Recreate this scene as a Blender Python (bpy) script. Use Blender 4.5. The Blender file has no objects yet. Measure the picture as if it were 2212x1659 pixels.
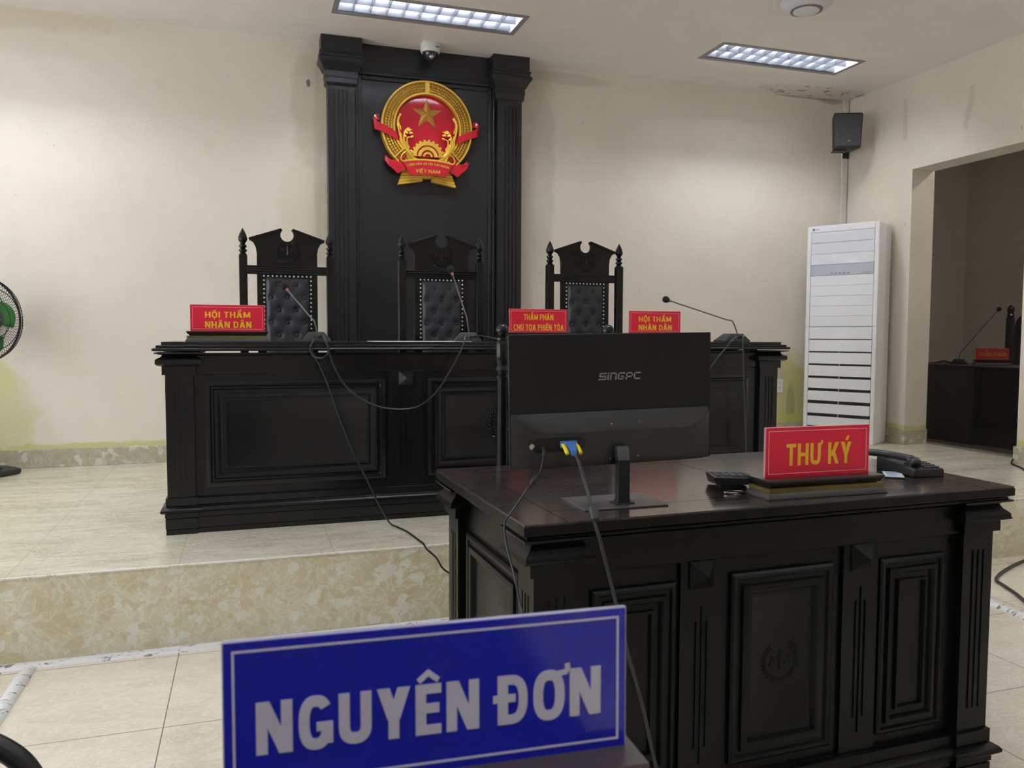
import bpy, bmesh, math, random
from mathutils import Vector, Matrix
random.seed(7)
S = bpy.context.scene
COL = S.collection
PI = math.pi

# ------------------------------------------------------------------ camera, world, exposure
FPX, YAW, PITCH, ROLL, EYE = 1746.35, 0.3161, 0.0606, 0.0033, 1.2324
cy, sy, cp, sp = math.cos(YAW), math.sin(YAW), math.cos(PITCH), math.sin(PITCH)
fw = Vector((sy*cp, cy*cp, -sp)); rt = Vector((cy, -sy, 0)); up = rt.cross(fw)
cr, sr = math.cos(ROLL), math.sin(ROLL)
rt, up = cr*rt + sr*up, -sr*rt + cr*up
cd = bpy.data.cameras.new('camera'); cam = bpy.data.objects.new('camera', cd); COL.objects.link(cam)
cd.sensor_fit = 'HORIZONTAL'; cd.sensor_width = 36; cd.lens = FPX/2212*36; cd.clip_start = .02
cam.matrix_world = Matrix(((rt.x, up.x, -fw.x, 0), (rt.y, up.y, -fw.y, 0), (rt.z, up.z, -fw.z, EYE), (0, 0, 0, 1)))
cd.dof.use_dof = True; cd.dof.focus_distance = 3.2; cd.dof.aperture_fstop = 11
S.camera = cam
W = bpy.data.worlds.new('world'); S.world = W; W.use_nodes = True
W.node_tree.nodes['Background'].inputs[0].default_value = (.86, .93, 1, 1)     # daylight sky outside the side windows
W.node_tree.nodes['Background'].inputs[1].default_value = 2.3
S.view_settings.view_transform = 'Standard'; S.view_settings.look = 'None'
S.view_settings.exposure = 1.26; S.view_settings.gamma = 1
TUBE_POWER = 38.0

# ------------------------------------------------------------------ room numbers (metres; camera above x=0, y=0; +y towards the back wall)
YB, YE, HP, HC, XR = 6.15, 3.37, 0.3265, 3.3575, 5.213
XL, YF = -3.4, -3.2
TX0, TYG = -0.870, 2.682          # tile joints

# ------------------------------------------------------------------ node helpers
class N:
    def __init__(s, name):
        s.m = bpy.data.materials.new(name); s.m.use_nodes = True
        s.t = s.m.node_tree; s.b = s.t.nodes['Principled BSDF']
    def n(s, typ, **kw):
        x = s.t.nodes.new(typ)
        for k, v in kw.items(): setattr(x, k, v)
        return x
    def put(s, sock, v):
        if hasattr(v, 'is_linked') or isinstance(v, bpy.types.NodeSocket): s.t.links.new(v, sock)
        else: sock.default_value = v
    def math(s, op, a, b=0.0, c=0.0, clamp=False):
        x = s.n('ShaderNodeMath', operation=op, use_clamp=clamp)
        for i, v in enumerate((a, b, c)): s.put(x.inputs[i], v)
        return x.outputs[0]
    def mix(s, f, a, b, blend='MIX'):
        x = s.n('ShaderNodeMix', data_type='RGBA', blend_type=blend)
        s.put(x.inputs[0], f); s.put(x.inputs[6], a); s.put(x.inputs[7], b)
        return x.outputs[2]
    def pos(s):
        g = s.n('ShaderNodeNewGeometry'); x = s.n('ShaderNodeSeparateXYZ'); s.t.links.new(g.outputs['Position'], x.inputs[0])
        return g.outputs['Position'], x.outputs
    def obj(s): return s.n('ShaderNodeTexCoord').outputs['Object']
    def noise(s, vec, scale, detail=4, rough=.55, dist=0.0, out='Fac'):
        x = s.n('ShaderNodeTexNoise'); s.t.links.new(vec, x.inputs['Vector'])
        x.inputs['Scale'].default_value = scale; x.inputs['Detail'].default_value = detail
        x.inputs['Roughness'].default_value = rough; x.inputs['Distortion'].default_value = dist
        return x.outputs[out]
    def scalev(s, vec, v):
        x = s.n('ShaderNodeVectorMath', operation='MULTIPLY'); s.t.links.new(vec, x.inputs[0]); x.inputs[1].default_value = v
        return x.outputs[0]
    def ramp(s, f, lo, hi):
        x = s.n('ShaderNodeMapRange', clamp=True); s.put(x.inputs[0], f); x.inputs[1].default_value = lo; x.inputs[2].default_value = hi
        return x.outputs[0]
    def bump(s, h, strength=.2, dist=.01):
        x = s.n('ShaderNodeBump'); x.inputs['Strength'].default_value = strength; x.inputs['Distance'].default_value = dist
        s.put(x.inputs['Height'], h); s.t.links.new(x.outputs[0], s.b.inputs['Normal'])
    def set(s, color=None, rough=None, metal=None, spec=None, coat=None):
        if color is not None: s.put(s.b.inputs['Base Color'], color)
        if rough is not None: s.put(s.b.inputs['Roughness'], rough)
        if metal is not None: s.b.inputs['Metallic'].default_value = metal
        if spec is not None: s.b.inputs['Specular IOR Level'].default_value = spec
        if coat is not None: s.b.inputs['Coat Weight'].default_value = coat; s.b.inputs['Coat Roughness'].default_value = .12
        return s
    def line(s, c, off, size, w):     # 1 on a tile joint
        a = s.math('DIVIDE', s.math('SUBTRACT', c, off), size)
        d = s.math('ABSOLUTE', s.math('SUBTRACT', a, s.math('ROUND', a)))
        return s.math('LESS_THAN', d, w/size/2)
    def ell(s, u, v, cu, cv, ru, rv, nz, lo=.75, hi=1.05):   # soft noisy ellipse, 1 inside
        a = s.math('POWER', s.math('DIVIDE', s.math('SUBTRACT', u, cu), ru), 2)
        b = s.math('POWER', s.math('DIVIDE', s.math('SUBTRACT', v, cv), rv), 2)
        d = s.math('ADD', s.math('SQRT', s.math('ADD', a, b)), s.math('MULTIPLY', s.math('SUBTRACT', nz, .5), 1.1))
        return s.math('SUBTRACT', 1.0, s.ramp(d, lo, hi))

def rgb(r, g, b):   # sRGB 0-255 -> linear
    f = lambda c: (c/255/12.92 if c/255 <= .04045 else ((c/255+.055)/1.055)**2.4)
    return (f(r), f(g), f(b), 1)
M = {}
def simple(key, c, rough=.5, metal=0.0, bumps=None, var=.06, coat=None, spec=None):
    a = N(key); o = a.obj()
    z = a.noise(o, 9, 3)
    col = a.mix(a.ramp(z, .3, .7), tuple(x*(1-var) for x in c[:3])+(1,), tuple(min(1, x*(1+var)) for x in c[:3])+(1,))
    a.set(col, rough, metal, spec, coat)
    if bumps: a.bump(a.noise(o, bumps[0], 3), bumps[1], .002)
    M[key] = a.m; return a.m

# walls
def wall_mat(key, axis, stains):
    a = N(key); p, x = a.pos(); u = x[axis]; v = x[2]
    big = a.noise(p, 1.3, 5, .6); mid = a.noise(p, 6, 6, .62); fine = a.noise(p, 90, 3)
    c = a.mix(a.ramp(big, .3, .75), rgb(233, 223, 209), rgb(240, 231, 218))
    c = a.mix(a.math('MULTIPLY', a.ramp(mid, .52, .8), .16), c, rgb(196, 182, 148))
    speck = a.math('GREATER_THAN', a.noise(p, 26, 2, .4), .775)
    c = a.mix(a.math('MULTIPLY', speck, .55), c, rgb(120, 110, 92))
    for (cu, cv, ru, rv, col, amt) in stains:
        f = a.ell(u, v, cu, cv, ru, rv, mid)
        c = a.mix(a.math('MULTIPLY', f, amt), c, rgb(*col))
    a.set(c, .62); a.bump(a.math('ADD', a.math('MULTIPLY', fine, .4), mid), .12, .006)
    M[key] = a.m
wall_mat('painted_wall_back', 0, [
    (-1.75, .68, .42, .42, (214, 208, 140), .62), (-1.72, .95, .25, .25, (222, 214, 150), .5),
    (-.9, .44, 1.2, .05, (205, 205, 120), .75), (-.45, .85, .12, .35, (222, 210, 160), .5),
    (4.58, .72, .32, .40, (200, 194, 126), .85), (4.52, .86, .075, .19, (196, 190, 168), .9), (4.66, .62, .05, .22, (150, 150, 100), .6),
    (4.85, .48, .5, .06, (205, 205, 110), .8), (.47, 2.9, .16, .45, (192, 176, 148), .38), (.40, 1.9, .2, .7, (214, 198, 162), .35),
    (.45, 3.05, .016, .03, (110, 108, 100), .9), (.51, 2.5, .03, .8, (200, 186, 160), .4), (2.25, 2.5, .13, .9, (198, 190, 176), .45),
    (2.4, 3.28, .5, .05, (190, 184, 170), .4), (4.75, 3.345, .35, .010, (120, 96, 76), .5), (5.02, 3.34, .14, .03, (140, 124, 108), .5), (-2.6, 3.3, 2.2, .1, (214, 198, 164), .4)])
wall_mat('painted_wall_side', 1, [(5.6, .45, .4, .05, (205, 205, 130), .8), (4.2, .46, .4, .05, (210, 208, 130), .8), (5.7, 2.2, .3, .7, (226, 212, 174), .22)])
a = N('ceiling_paint'); p, x = a.pos(); n1 = a.noise(p, 5, 5, .6)
c = a.mix(a.ramp(n1, .35, .7), rgb(236, 229, 224), rgb(240, 234, 229))
f = a.ell(x[0], x[1], 4.85, 6.05, .75, .2, n1, .6, 1.0)
pe = a.math('MULTIPLY', f, a.math('GREATER_THAN', a.noise(p, 13, 5, .7), .56))
c = a.mix(a.math('MULTIPLY', pe, .75), c, rgb(118, 104, 92)); c = a.mix(a.math('MULTIPLY', f, .25), c, rgb(190, 172, 150))
a.set(c, .8); a.bump(a.noise(p, 60, 3), .05, .004); M['ceiling'] = a.m

# stone floors
def marble(key, base, dark, light, streak, rough, joints, jcol, flecks=False):
    a = N(key); p, x = a.pos(); v = a.scalev(p, streak)
    n1 = a.noise(v, 2.2, 7, .62, 1.2); n2 = a.noise(v, 8, 6, .68, 2.2); n3 = a.noise(v, 1.0, 3)
    c = a.mix(a.ramp(n1, .32, .68), rgb(*dark), rgb(*base))
    vein = a.math('SUBTRACT', 1.0, a.ramp(a.math('ABSOLUTE', a.math('SUBTRACT', n2, .5)), 0.0, .035 if not flecks else .03))
    c = a.mix(a.math('MULTIPLY', vein, .7), c, rgb(*light))
    if flecks:
        vo = a.n('ShaderNodeTexVoronoi'); vo.inputs['Scale'].default_value = 27
        wv = a.n('ShaderNodeVectorMath', operation='ADD'); a.t.links.new(p, wv.inputs[0])
        a.t.links.new(a.scalev(a.noise(p, 9, 5, out='Color'), (.12, .12, .12)), wv.inputs[1]); a.t.links.new(wv.outputs[0], vo.inputs['Vector'])
        sep = a.n('ShaderNodeSeparateColor'); a.t.links.new(vo.outputs['Color'], sep.inputs[0])
        c = a.mix(a.math('MULTIPLY', a.math('GREATER_THAN', sep.outputs[0], .85), .55), c, rgb(232, 236, 230))
        c = a.mix(a.math('MULTIPLY', a.math('GREATER_THAN', sep.outputs[1], .78), .4), c, rgb(196, 178, 132))
        v2 = a.n('ShaderNodeTexVoronoi', feature='DISTANCE_TO_EDGE'); v2.inputs['Scale'].default_value = 13; a.t.links.new(wv.outputs[0], v2.inputs['Vector'])
        c = a.mix(a.math('MULTIPLY', a.math('SUBTRACT', 1.0, a.ramp(v2.outputs[0], .01, .05)), a.math('MULTIPLY', a.ramp(n1, .4, .6), .5)), c, rgb(*light))
    else:
        c = a.mix(a.math('MULTIPLY', a.ramp(n3, .55, .75), .3), c, rgb(*light))
    g = None
    for (ax, off, size, w) in joints:
        l = a.line(x[ax], off, size, w); g = l if g is None else a.math('MAXIMUM', g, l)
    if g is not None: c = a.mix(g, c, rgb(*jcol))
    a.set(c, rough); M[key] = a.m
marble('platform_marble', (224, 217, 196), (188, 180, 152), (252, 249, 240), (1, 3.6, 1), .2, [(0, TX0, .6, .0022), (1, YE-.05, .8, .0015)], (176, 166, 140))
marble('riser_marble', (222, 213, 186), (206, 196, 162), (236, 236, 226), (1, 1, 1), .3, [(0, TX0, .6, .002)], (206, 198, 170), True)
marble('floor_marble', (230, 219, 202), (214, 201, 181), (240, 233, 220), (1, 1.9, 1), .22, [(0, TX0, .6, .0032), (1, TYG, .6, .0032)], (112, 104, 94))
marble('skirting_marble', (188, 180, 160), (170, 162, 140), (214, 206, 196), (1, 1, 1), .3, [(0, TX0, .8, .0015)], (200, 190, 170), True)

# woods, plastics, metals
def blackwood(key, c1, c2, rough, grain=(1, 1, 1), coat=.3, spec=.5, bumpy=.035):
    a = N(key); o = a.obj(); v = a.scalev(o, grain)
    g = a.noise(v, 7, 6, .6, .4)
    a.set(a.mix(a.ramp(g, .3, .75), c1, c2), a.math('ADD', rough, a.math('MULTIPLY', g, .12)), coat=coat, spec=spec)
    bumpy and a.bump(g, bumpy, .0008); M[key] = a.m
blackwood('black_wood_lit', (.0056, .0058, .0076, 1), (.0088, .0092, .0114, 1), .17, (6, 6, 1), 0, .42)  # lit copy of the black finish, lightened and blued for the back zone
blackwood('panel_wood_hazed', (.0100, .0102, .0140, 1), (.0160, .0164, .0210, 1), .26, (6, 6, 1), 0, .6)  # black panel lifted to blue-grey, sheen and haze put in the colour
blackwood('black_wood_shaded', (.0022, .0023, .0026, 1), (.0038, .0039, .0042, 1), .27, (6, 6, 1), 0, .2, 0)  # same black finish, darkened for the dimly lit desk front
blackwood('brown_black_wood', (.014, .0095, .0085, 1), (.028, .019, .017, 1), .36, (9, 9, .7))
blackwood('desk_top_wood', (.016, .0100, .0112, 1), (.040, .026, .027, 1), .2, (.5, 12, 1), .6, .5)
simple('carved_gloss', (.012, .0125, .0145, 1), .16, spec=.75)
simple('groove_black', (.002, .002, .002, 1), .7)
simple('leather', (.040, .042, .056, 1), .38, bumps=(180, .15))
simple('leather_button', (.035, .037, .046, 1), .33)
simple('nail_brass', (.95, .94, .88, 1), .25, .35)
simple('gold_paint', rgb(232, 188, 72), .30, .4, var=.1)
simple('gold_shade', rgb(150, 108, 30), .4, .4, var=.15)  # darker gold paints the shade in the gaps between wreath grains
simple('gold_star', rgb(196, 146, 66), .3, .55, var=.08)
simple('emblem_red', rgb(190, 18, 40), .12, coat=.6, bumps=(3, .25))
simple('sign_red', rgb(224, 20, 60), .28, coat=.3, var=.02)
simple('sign_blue', rgb(11, 24, 176), .12, coat=.5, var=.02)
simple('sign_edge', rgb(226, 160, 168), .3)
simple('acrylic_edge', rgb(176, 176, 205), .2)
simple('sign_yellow', rgb(238, 190, 40), .4, var=.03)
simple('sign_pink_line', rgb(240, 176, 180), .4)
simple('sign_white', rgb(205, 203, 222), .35, var=.02)
simple('gold_strip', rgb(112, 96, 44), .45, .4, bumps=(160, .8), var=.3)
simple('plate_base', (.02, .02, .021, 1), .33, coat=.2)
simple('plate_base_brown', rgb(72, 62, 62), .35, coat=.2)
simple('plate_base_grey', (.055, .055, .055, 1), .4)
simple('black_plastic', (.012, .012, .013, 1), .4)
simple('mic_plastic', (.045, .047, .05, 1), .42)
simple('foam', (.012, .012, .012, 1), .9, bumps=(300, .5))
simple('mic_ring_red', rgb(176, 110, 104), .4)
simple('gooseneck_metal', (.12, .12, .12, 1), .35, .6)
simple('cable_rubber', (.010, .010, .0112, 1), .36, spec=.55)
simple('cable_grey', (.032, .032, .037, 1), .45, spec=.4)
simple('monitor_plastic', (.0075, .008, .0105, 1), .4, bumps=(400, .06), spec=.3)
simple('monitor_chin_plastic', (.009, .0095, .0115, 1), .42, bumps=(400, .06), spec=.6)
simple('stand_grey', (.10, .10, .11, 1), .35, .3)
simple('logo_grey', rgb(150, 150, 152), .4, .4)
simple('chrome', (.6, .6, .62, 1), .18, 1.0)
simple('vga_blue', rgb(70, 125, 200), .4)
simple('vga_yellow', rgb(245, 225, 40), .4)
simple('white_plastic', rgb(232, 232, 230), .35, var=.02)
simple('ac_white', rgb(246, 246, 250), .3, var=.015)
simple('ac_silver', rgb(176, 180, 188), .3, .2, var=.02)
simple('ac_gap_shade', (.01, .01, .011, 1), .6)
simple('grey_mark', rgb(120, 122, 126), .5)
simple('trunking_white', rgb(222, 222, 222), .4)
simple('conduit_white', rgb(226, 222, 214), .4)
a = N('worn_trunking'); p, x = a.pos(); n1 = a.noise(a.scalev(p, (1, 3, 1)), 14, 5, .7, 1.0)
a.set(a.mix(a.ramp(n1, .57, .61), rgb(224, 224, 224), rgb(120, 116, 110)), .4); M['worn_trunking'] = a.m
a = N('worn_edge'); p, x = a.pos(); n1 = a.noise(p, 30, 5, .7, 1.0)
a.set(a.mix(a.ramp(n1, .56, .62), rgb(238, 235, 226), rgb(205, 190, 172)), .4); M['worn_edge'] = a.m
simple('speaker_case', (.022, .023, .026, 1), .5, bumps=(500, .3))
simple('grille_metal', (.05, .052, .06, 1), .5, bumps=(600, .6))
simple('fan_green', rgb(50, 150, 40), .35)
simple('fan_dark', (.03, .032, .036, 1), .45)
simple('fan_wire', (.03, .03, .034, 1), .45)
simple('ceiling_device', rgb(222, 220, 226), .4)
simple('device_ring', rgb(120, 112, 116), .5)
simple('paper', rgb(222, 222, 226), .7)
simple('lcd', rgb(150, 172, 160), .2)
simple('key_grey', rgb(70, 72, 74), .5)
simple('label_white', rgb(226, 232, 240), .4)
simple('label_blue', rgb(120, 150, 205), .4)
simple('louvre_shaded', (.045, .047, .055, 1), .35, 0.0, var=.01)  # blade shading put into a dark colour, readable against the tubes
simple('reflector', rgb(235, 238, 245), .18, .55, var=.01)
simple('fixture_frame', rgb(150, 148, 152), .5)
simple('far_wall', rgb(200, 194, 186), .7)
simple('far_cabinet', (.06, .062, .072, 1), .6)
simple('far_cabinet_face', (.10, .105, .12, 1), .6)
def emit(key, c, s):
    a = N(key); a.set((.9, .9, .9, 1), .4)
    a.b.inputs['Emission Color'].default_value = c; a.b.inputs['Emission Strength'].default_value = s; M[key] = a.m
emit('lamp_tube', (.90, .95, 1, 1), TUBE_POWER)
emit('side_fill', (1, .98, .96, 1), 110.0)  # glow of the added lamp in the side room
def clear_mat(key, tint, gloss_w, rough=.03):
    a = N(key); t = a.t; t.nodes.remove(a.b); out = t.nodes['Material Output']
    tr = a.n('ShaderNodeBsdfTransparent'); tr.inputs[0].default_value = tint
    gl = a.n('ShaderNodeBsdfGlossy'); gl.inputs['Roughness'].default_value = rough; gl.inputs[0].default_value = (.9, .9, .9, 1)
    lw_ = a.n('ShaderNodeLayerWeight'); lw_.inputs['Blend'].default_value = .5
    fr_ = a.math('ADD', .04, a.math('MULTIPLY', a.math('POWER', lw_.outputs['Facing'], 4.0), .7))
    mx = a.n('ShaderNodeMixShader'); t.links.new(a.math('MULTIPLY', fr_, gloss_w), mx.inputs[0])
    t.links.new(tr.outputs[0], mx.inputs[1]); t.links.new(gl.outputs[0], mx.inputs[2]); t.links.new(mx.outputs[0], out.inputs[0])
    M[key] = a.m
clear_mat('smoked_glass', (.46, .45, .44, 1), .25)
clear_mat('clear_tape', (.97, .97, .95, 1), 1.3, .3)
clear_mat('film', (.95, .95, .97, 1), 1.2, .15)
a = N('dome_glass'); a.set((.02, .02, .025, 1), .05, coat=1); M['dome_glass'] = a.m

# ------------------------------------------------------------------ mesh builder
class MB:
    def __init__(s): s.v = []; s.f = []
    def add(s, vs, fs):
        o = len(s.v); s.v += [tuple(x) for x in vs]; s.f += [tuple(i+o for i in f) for f in fs]; return s
    def box(s, x0, x1, y0, y1, z0, z1):
        return s.add([(x0,y0,z0),(x1,y0,z0),(x1,y1,z0),(x0,y1,z0),(x0,y0,z1),(x1,y0,z1),(x1,y1,z1),(x0,y1,z1)],
                     [(0,3,2,1),(4,5,6,7),(0,1,5,4),(1,2,6,5),(2,3,7,6),(3,0,4,7)])
    def loft(s, loops, cap=True):    # list of equal length loops (ccw seen from the loft direction)
        n = len(loops[0]); vs = [p for l in loops for p in l]; fs = []
        for k in range(len(loops)-1):
            for i in range(n):
                j = (i+1) % n; fs.append((k*n+i, k*n+j, (k+1)*n+j, (k+1)*n+i))
        if cap: fs += [tuple(range(n-1, -1, -1)), tuple((len(loops)-1)*n+i for i in range(n))]
        return s.add(vs, fs)
    def rect(s, x0, x1, y0, y1, levels):     # levels (z, outset): square mouldings, from the bottom up
        return s.loft([[(x0-o,y0-o,z),(x1+o,y0-o,z),(x1+o,y1+o,z),(x0-o,y1+o,z)] for z, o in levels])
    def nested(s, x0, x1, z0, z1, y, prof):  # framed panel facing -y; prof (inset, height towards -y)
        return s.loft([[(x0+d,y-h,z0+d),(x1-d,y-h,z0+d),(x1-d,y-h,z1-d),(x0+d,y-h,z1-d)] for d, h in prof])
    def lathe(s, prof, n=20, c=(0,0,0), ax='z'):
        loops = []
        for r, h in prof:
            l = []
            for i in range(n):
                a = 2*PI*i/n; x, y = max(r, 1e-4)*math.cos(a), max(r, 1e-4)*math.sin(a)
                l.append({'z': (c[0]+x,c[1]+y,c[2]+h), 'y': (c[0]+x,c[1]-h,c[2]+y), 'x': (c[0]+h,c[1]+x,c[2]+y)}[ax])
            loops.append(l)
        return s.loft(loops)
    def tube(s, path, r, n=8, closed=False):
        P = [Vector(p) for p in path]; m = len(P); rs = r if isinstance(r, (list, tuple)) else [r]*m
        loops = []; ref = None
        for i in range(m):
            a = P[i-1] if (i > 0 or closed) else P[i]; b = P[(i+1) % m] if (i < m-1 or closed) else P[i]
            t = (b-a).normalized()
            if ref is None: ref = t.orthogonal().normalized()
            ref = (ref - t*ref.dot(t)); ref = ref.normalized() if ref.length > 1e-6 else t.orthogonal().normalized()
            bn = t.cross(ref)
            loops.append([P[i]+(ref*math.cos(2*PI*k/n)+bn*math.sin(2*PI*k/n))*rs[i] for k in range(n)])
        if closed: loops.append(loops[0])
        return s.loft(loops, not closed)
    def prism(s, poly, y0, y1):    # polygon in xz (ccw seen from -y), extruded from y0 (front) to y1
        n = len(poly)
        return s.add([(x,y0,z) for x,z in poly]+[(x,y1,z) for x,z in poly],
                     [tuple(range(n)), tuple(range(2*n-1, n-1, -1))]+[((i+1)%n, i, n+i, n+(i+1)%n) for i in range(n)])
    def ball(s, c, r, nu=12, nv=8, sc=(1,1,1), rot=None):
        loops = []
        for j in range(nv+1):
            t = -PI/2 + PI*j/nv; l = []
            for i in range(nu):
                a = 2*PI*i/nu
                q = Vector((max(math.cos(t),1e-3)*math.cos(a)*r*sc[0], max(math.cos(t),1e-3)*math.sin(a)*r*sc[1], math.sin(t)*r*sc[2]))
                if rot is not None: q = rot @ q
                l.append(q+Vector(c))
            loops.append(l)
        return s.loft(loops)
    def xf(s, m):
        s.v = [tuple(m @ Vector(v)) for v in s.v]; return s
    def build(s, name, mat, parent=None, bevel=0, smooth=True, segs=2, label=None):
        me = bpy.data.meshes.new(name); me.from_pydata([tuple(v) for v in s.v], [], s.f)
        bm = bmesh.new(); bm.from_mesh(me); bmesh.ops.recalc_face_normals(bm, faces=bm.faces); bm.to_mesh(me); bm.free()
        o = bpy.data.objects.new(name, me); COL.objects.link(o)
        me.materials.append(M[mat] if isinstance(mat, str) else mat)
        if smooth:
            me.polygons.foreach_set('use_smooth', [True]*len(me.polygons)); me.set_sharp_from_angle(angle=math.radians(38))
        if bevel:
            b = o.modifiers.new('bevel', 'BEVEL'); b.width = bevel; b.segments = segs; b.limit_method = 'ANGLE'; b.angle_limit = math.radians(50)
        if parent is not None: o.parent = parent
        if label: o['label'] = label
        return o

def tag(o, label, cat, group=None):
    o['label'] = label; o['category'] = cat
    if group: o['group'] = group
    return o
def empty(name, loc, rz=0.0):
    o = bpy.data.objects.new(name, None); COL.objects.link(o); o.location = loc; o.rotation_euler = (0, 0, rz); o.empty_display_size = .05
    return o
def struct(o): o['kind'] = 'structure'; return o
def copy_tree(o, parent=None):
    c = o.copy(); COL.objects.link(c)
    if parent is not None: c.parent = parent
    for ch in list(o.children): copy_tree(ch, c)
    return c
def spline(pts, n=6):     # Catmull-Rom through 3-D points
    P = [Vector(p) for p in pts]; P = [P[0]*2-P[1]]+P+[P[-1]*2-P[-2]]; out = []
    for i in range(1, len(P)-2):
        for k in range(n):
            t = k/n; a, b, c, d = P[i-1:i+3]
            out.append(.5*((2*b)+(c-a)*t+(2*a-5*b+4*c-d)*t*t+(-a+3*b-3*c+d)*t**3))
    return out+[P[-2]]
# heavy capitals drawn as polygons; capital height 1, t = stroke weight
def ribbon(pts, t, closed=False):
    P = []
    for x, z in pts:
        v = Vector((x, 0, z))
        if not P or (v-P[-1]).length > 1e-4: P.append(v)
    n = len(P); A = []; B = []
    for i in range(n):
        a = P[(i-1) % n] if (closed or i > 0) else None; b = P[(i+1) % n] if (closed or i < n-1) else None
        d0 = (P[i]-a).normalized() if a is not None else None; d1 = (b-P[i]).normalized() if b is not None else None
        d0 = d0 or d1; d1 = d1 or d0
        n0 = Vector((-d0.z, 0, d0.x)); n1 = Vector((-d1.z, 0, d1.x)); m = n0+n1
        m = m/max(m.length_squared/2, .35) if m.length > 1e-4 else n0
        A.append(P[i]+m*t/2); B.append(P[i]-m*t/2)
    q = []
    for i in range(n if closed else n-1):
        k = (i+1) % n; q.append([(v.x, v.z) for v in (A[i], A[k], B[k], B[i])])
    return q
def sarc(cx, cz, rx, rz, a0, a1, n=18, p=.78):
    o = []
    for i in range(n+1):
        a = math.radians(a0+(a1-a0)*i/n); c_, s_ = math.cos(a), math.sin(a)
        o.append((cx+rx*math.copysign(abs(c_)**p, c_), cz+rz*math.copysign(abs(s_)**p, s_)))
    return o
BASE = {'Ộ': 'O^.', 'Ẩ': 'A^?', 'Â': 'A^', 'Ư': 'U+', 'Ý': "Y'", 'Ê': 'E^', 'Đ': 'D-', 'Ơ': 'O+', 'Á': "A'", 'Ủ': 'U?', 'Ọ': 'O.', 'Ò': 'O`', 'Ã': 'A~', 'Ĩ': 'I~', 'Ệ': 'E^.'}
def glyph_polys(ch, t):
    b = BASE.get(ch, ch); c, marks = b[0], b[1:]
    w = dict(N=.70, G=.68, U=.66, Y=.68, E=.54, D=.66, O=.70, H=.68, I=t, T=.60, A=.74, M=.86, P=.62, C=.66, K=.70, X=.70, V=.72, L=.52).get(c, .6)
    q = []; L, Rr = t/2, w-t/2; bar = lambda x0, x1, z0, z1: q.append([(x0, z0), (x1, z0), (x1, z1), (x0, z1)])
    dg = lambda x0, z0, x1, z1, k: q.append([(x0, z0), (x0+k, z0), (x1+k, z1), (x1, z1)])
    th = t*.86; k = t*1.18
    if c in 'HNMKEPDLUI': bar(0, t, 0 if c != 'U' else .34, 1)
    if c in 'HNMU': bar(w-t, w, 0 if c != 'U' else .34, 1)
    if c == 'H': bar(t, w-t, .5-th/2, .5+th/2)
    if c == 'N': dg(w-k, 0, 0, 1, k)
    if c == 'M': dg(w/2-k*.45, .12, 0, 1, k*.9); dg(w/2-k*.45, .12, w-k*.9, 1, k*.9)
    if c == 'K': dg(t*.7, .36, w-k-.02, 1, k); dg(w-k, 0, t*1.05, .62, k)
    if c == 'E': bar(t, w, 1-th, 1); bar(t, w, 0, th); bar(t, w*.92, .52-th/2, .52+th/2)
    if c == 'L': bar(t, w, 0, th)
    if c == 'T': bar(0, w, 1-th, 1); bar(w/2-t/2, w/2+t/2, 0, 1-th)
    if c == 'A': dg(0, 0, w/2-k*.5, 1, k); dg(w-k, 0, w/2-k*.5, 1, k); bar(w*.24, w*.76, .19, .19+th*.85)
    if c == 'V': dg(w/2-k*.5, 0, 0, 1, k); dg(w/2-k*.5, 0, w-k, 1, k)
    if c == 'Y': dg(w/2-k*.5, .38, 0, 1, k); dg(w/2-k*.5, .38, w-k, 1, k); bar(w/2-t/2, w/2+t/2, 0, .46)
    if c == 'X': dg(0, 0, w-k, 1, k); dg(w-k, 0, 0, 1, k)
    if c == 'U': q += ribbon([(L, .36)]+sarc(w/2, .36, w/2-L, .36-L, 180, 360)+[(Rr, .36)], t)
    if c == 'O': q += ribbon(sarc(w/2, .5, w/2-L, .5-th/2+.01, 0, 360, 36)[:-1], t*.96, True)
    if c == 'C': q += ribbon(sarc(w/2, .5, w/2-L, .5-th/2+.01, 38, 322, 30), t*.96)
    if c == 'G':
        q += ribbon(sarc(w/2, .5, w/2-L, .5-th/2+.01, 38, 335, 30), t*.96); bar(w-t, w, .08, .50); bar(w*.52, w-t, .50-th*.9, .50)
    if c == 'D': q += ribbon([(t*.9, 1-th/2)]+sarc(w*.42, .5, w*.58-L, .5-th/2, 90, -90)+[(t*.9, th/2)], th)
    if c == 'P': q += ribbon([(t*.9, 1-th/2), (w*.5, 1-th/2)]+sarc(w*.5, .68, w*.5-L, .32-th/2, 90, -90, 12)[1:]+[(t*.9, .36+th/2)], th)
    m = w/2; up_ = 0
    for a in marks:
        if a == '^': q += ribbon([(m-.21, 1.07), (m, 1.23), (m+.21, 1.07)], .11); up_ = 1
        if a == '.': bar(m-.085, m+.085, -.27, -.10)
        if a == "'": dg(m-.06, 1.06, m+.05, 1.28, .17)
        if a == '`': dg(m-.10, 1.06, m-.22, 1.26, .17)
        if a == '-': bar(-t*.45, t*1.75, .53-th*.42, .53+th*.42)
        if a == '+':
            q += ribbon([(w-t*.75, .93), (w+.02, .95), (w+.07, 1.02), (w+.05, 1.12)], .11)
        if a == '~': q += ribbon([(m-.22, 1.08), (m-.12, 1.17), (m, 1.13), (m+.12, 1.09), (m+.22, 1.18)], .085)
        if a == '?':
            x, z = (m+.15, 1.20) if up_ else (m-.02, 1.08)
            q += ribbon([(x-.09, z+.17), (x+.01, z+.21), (x+.08, z+.15), (x+.01, z+.07), (x, z)], .075)
    return q, w
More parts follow.
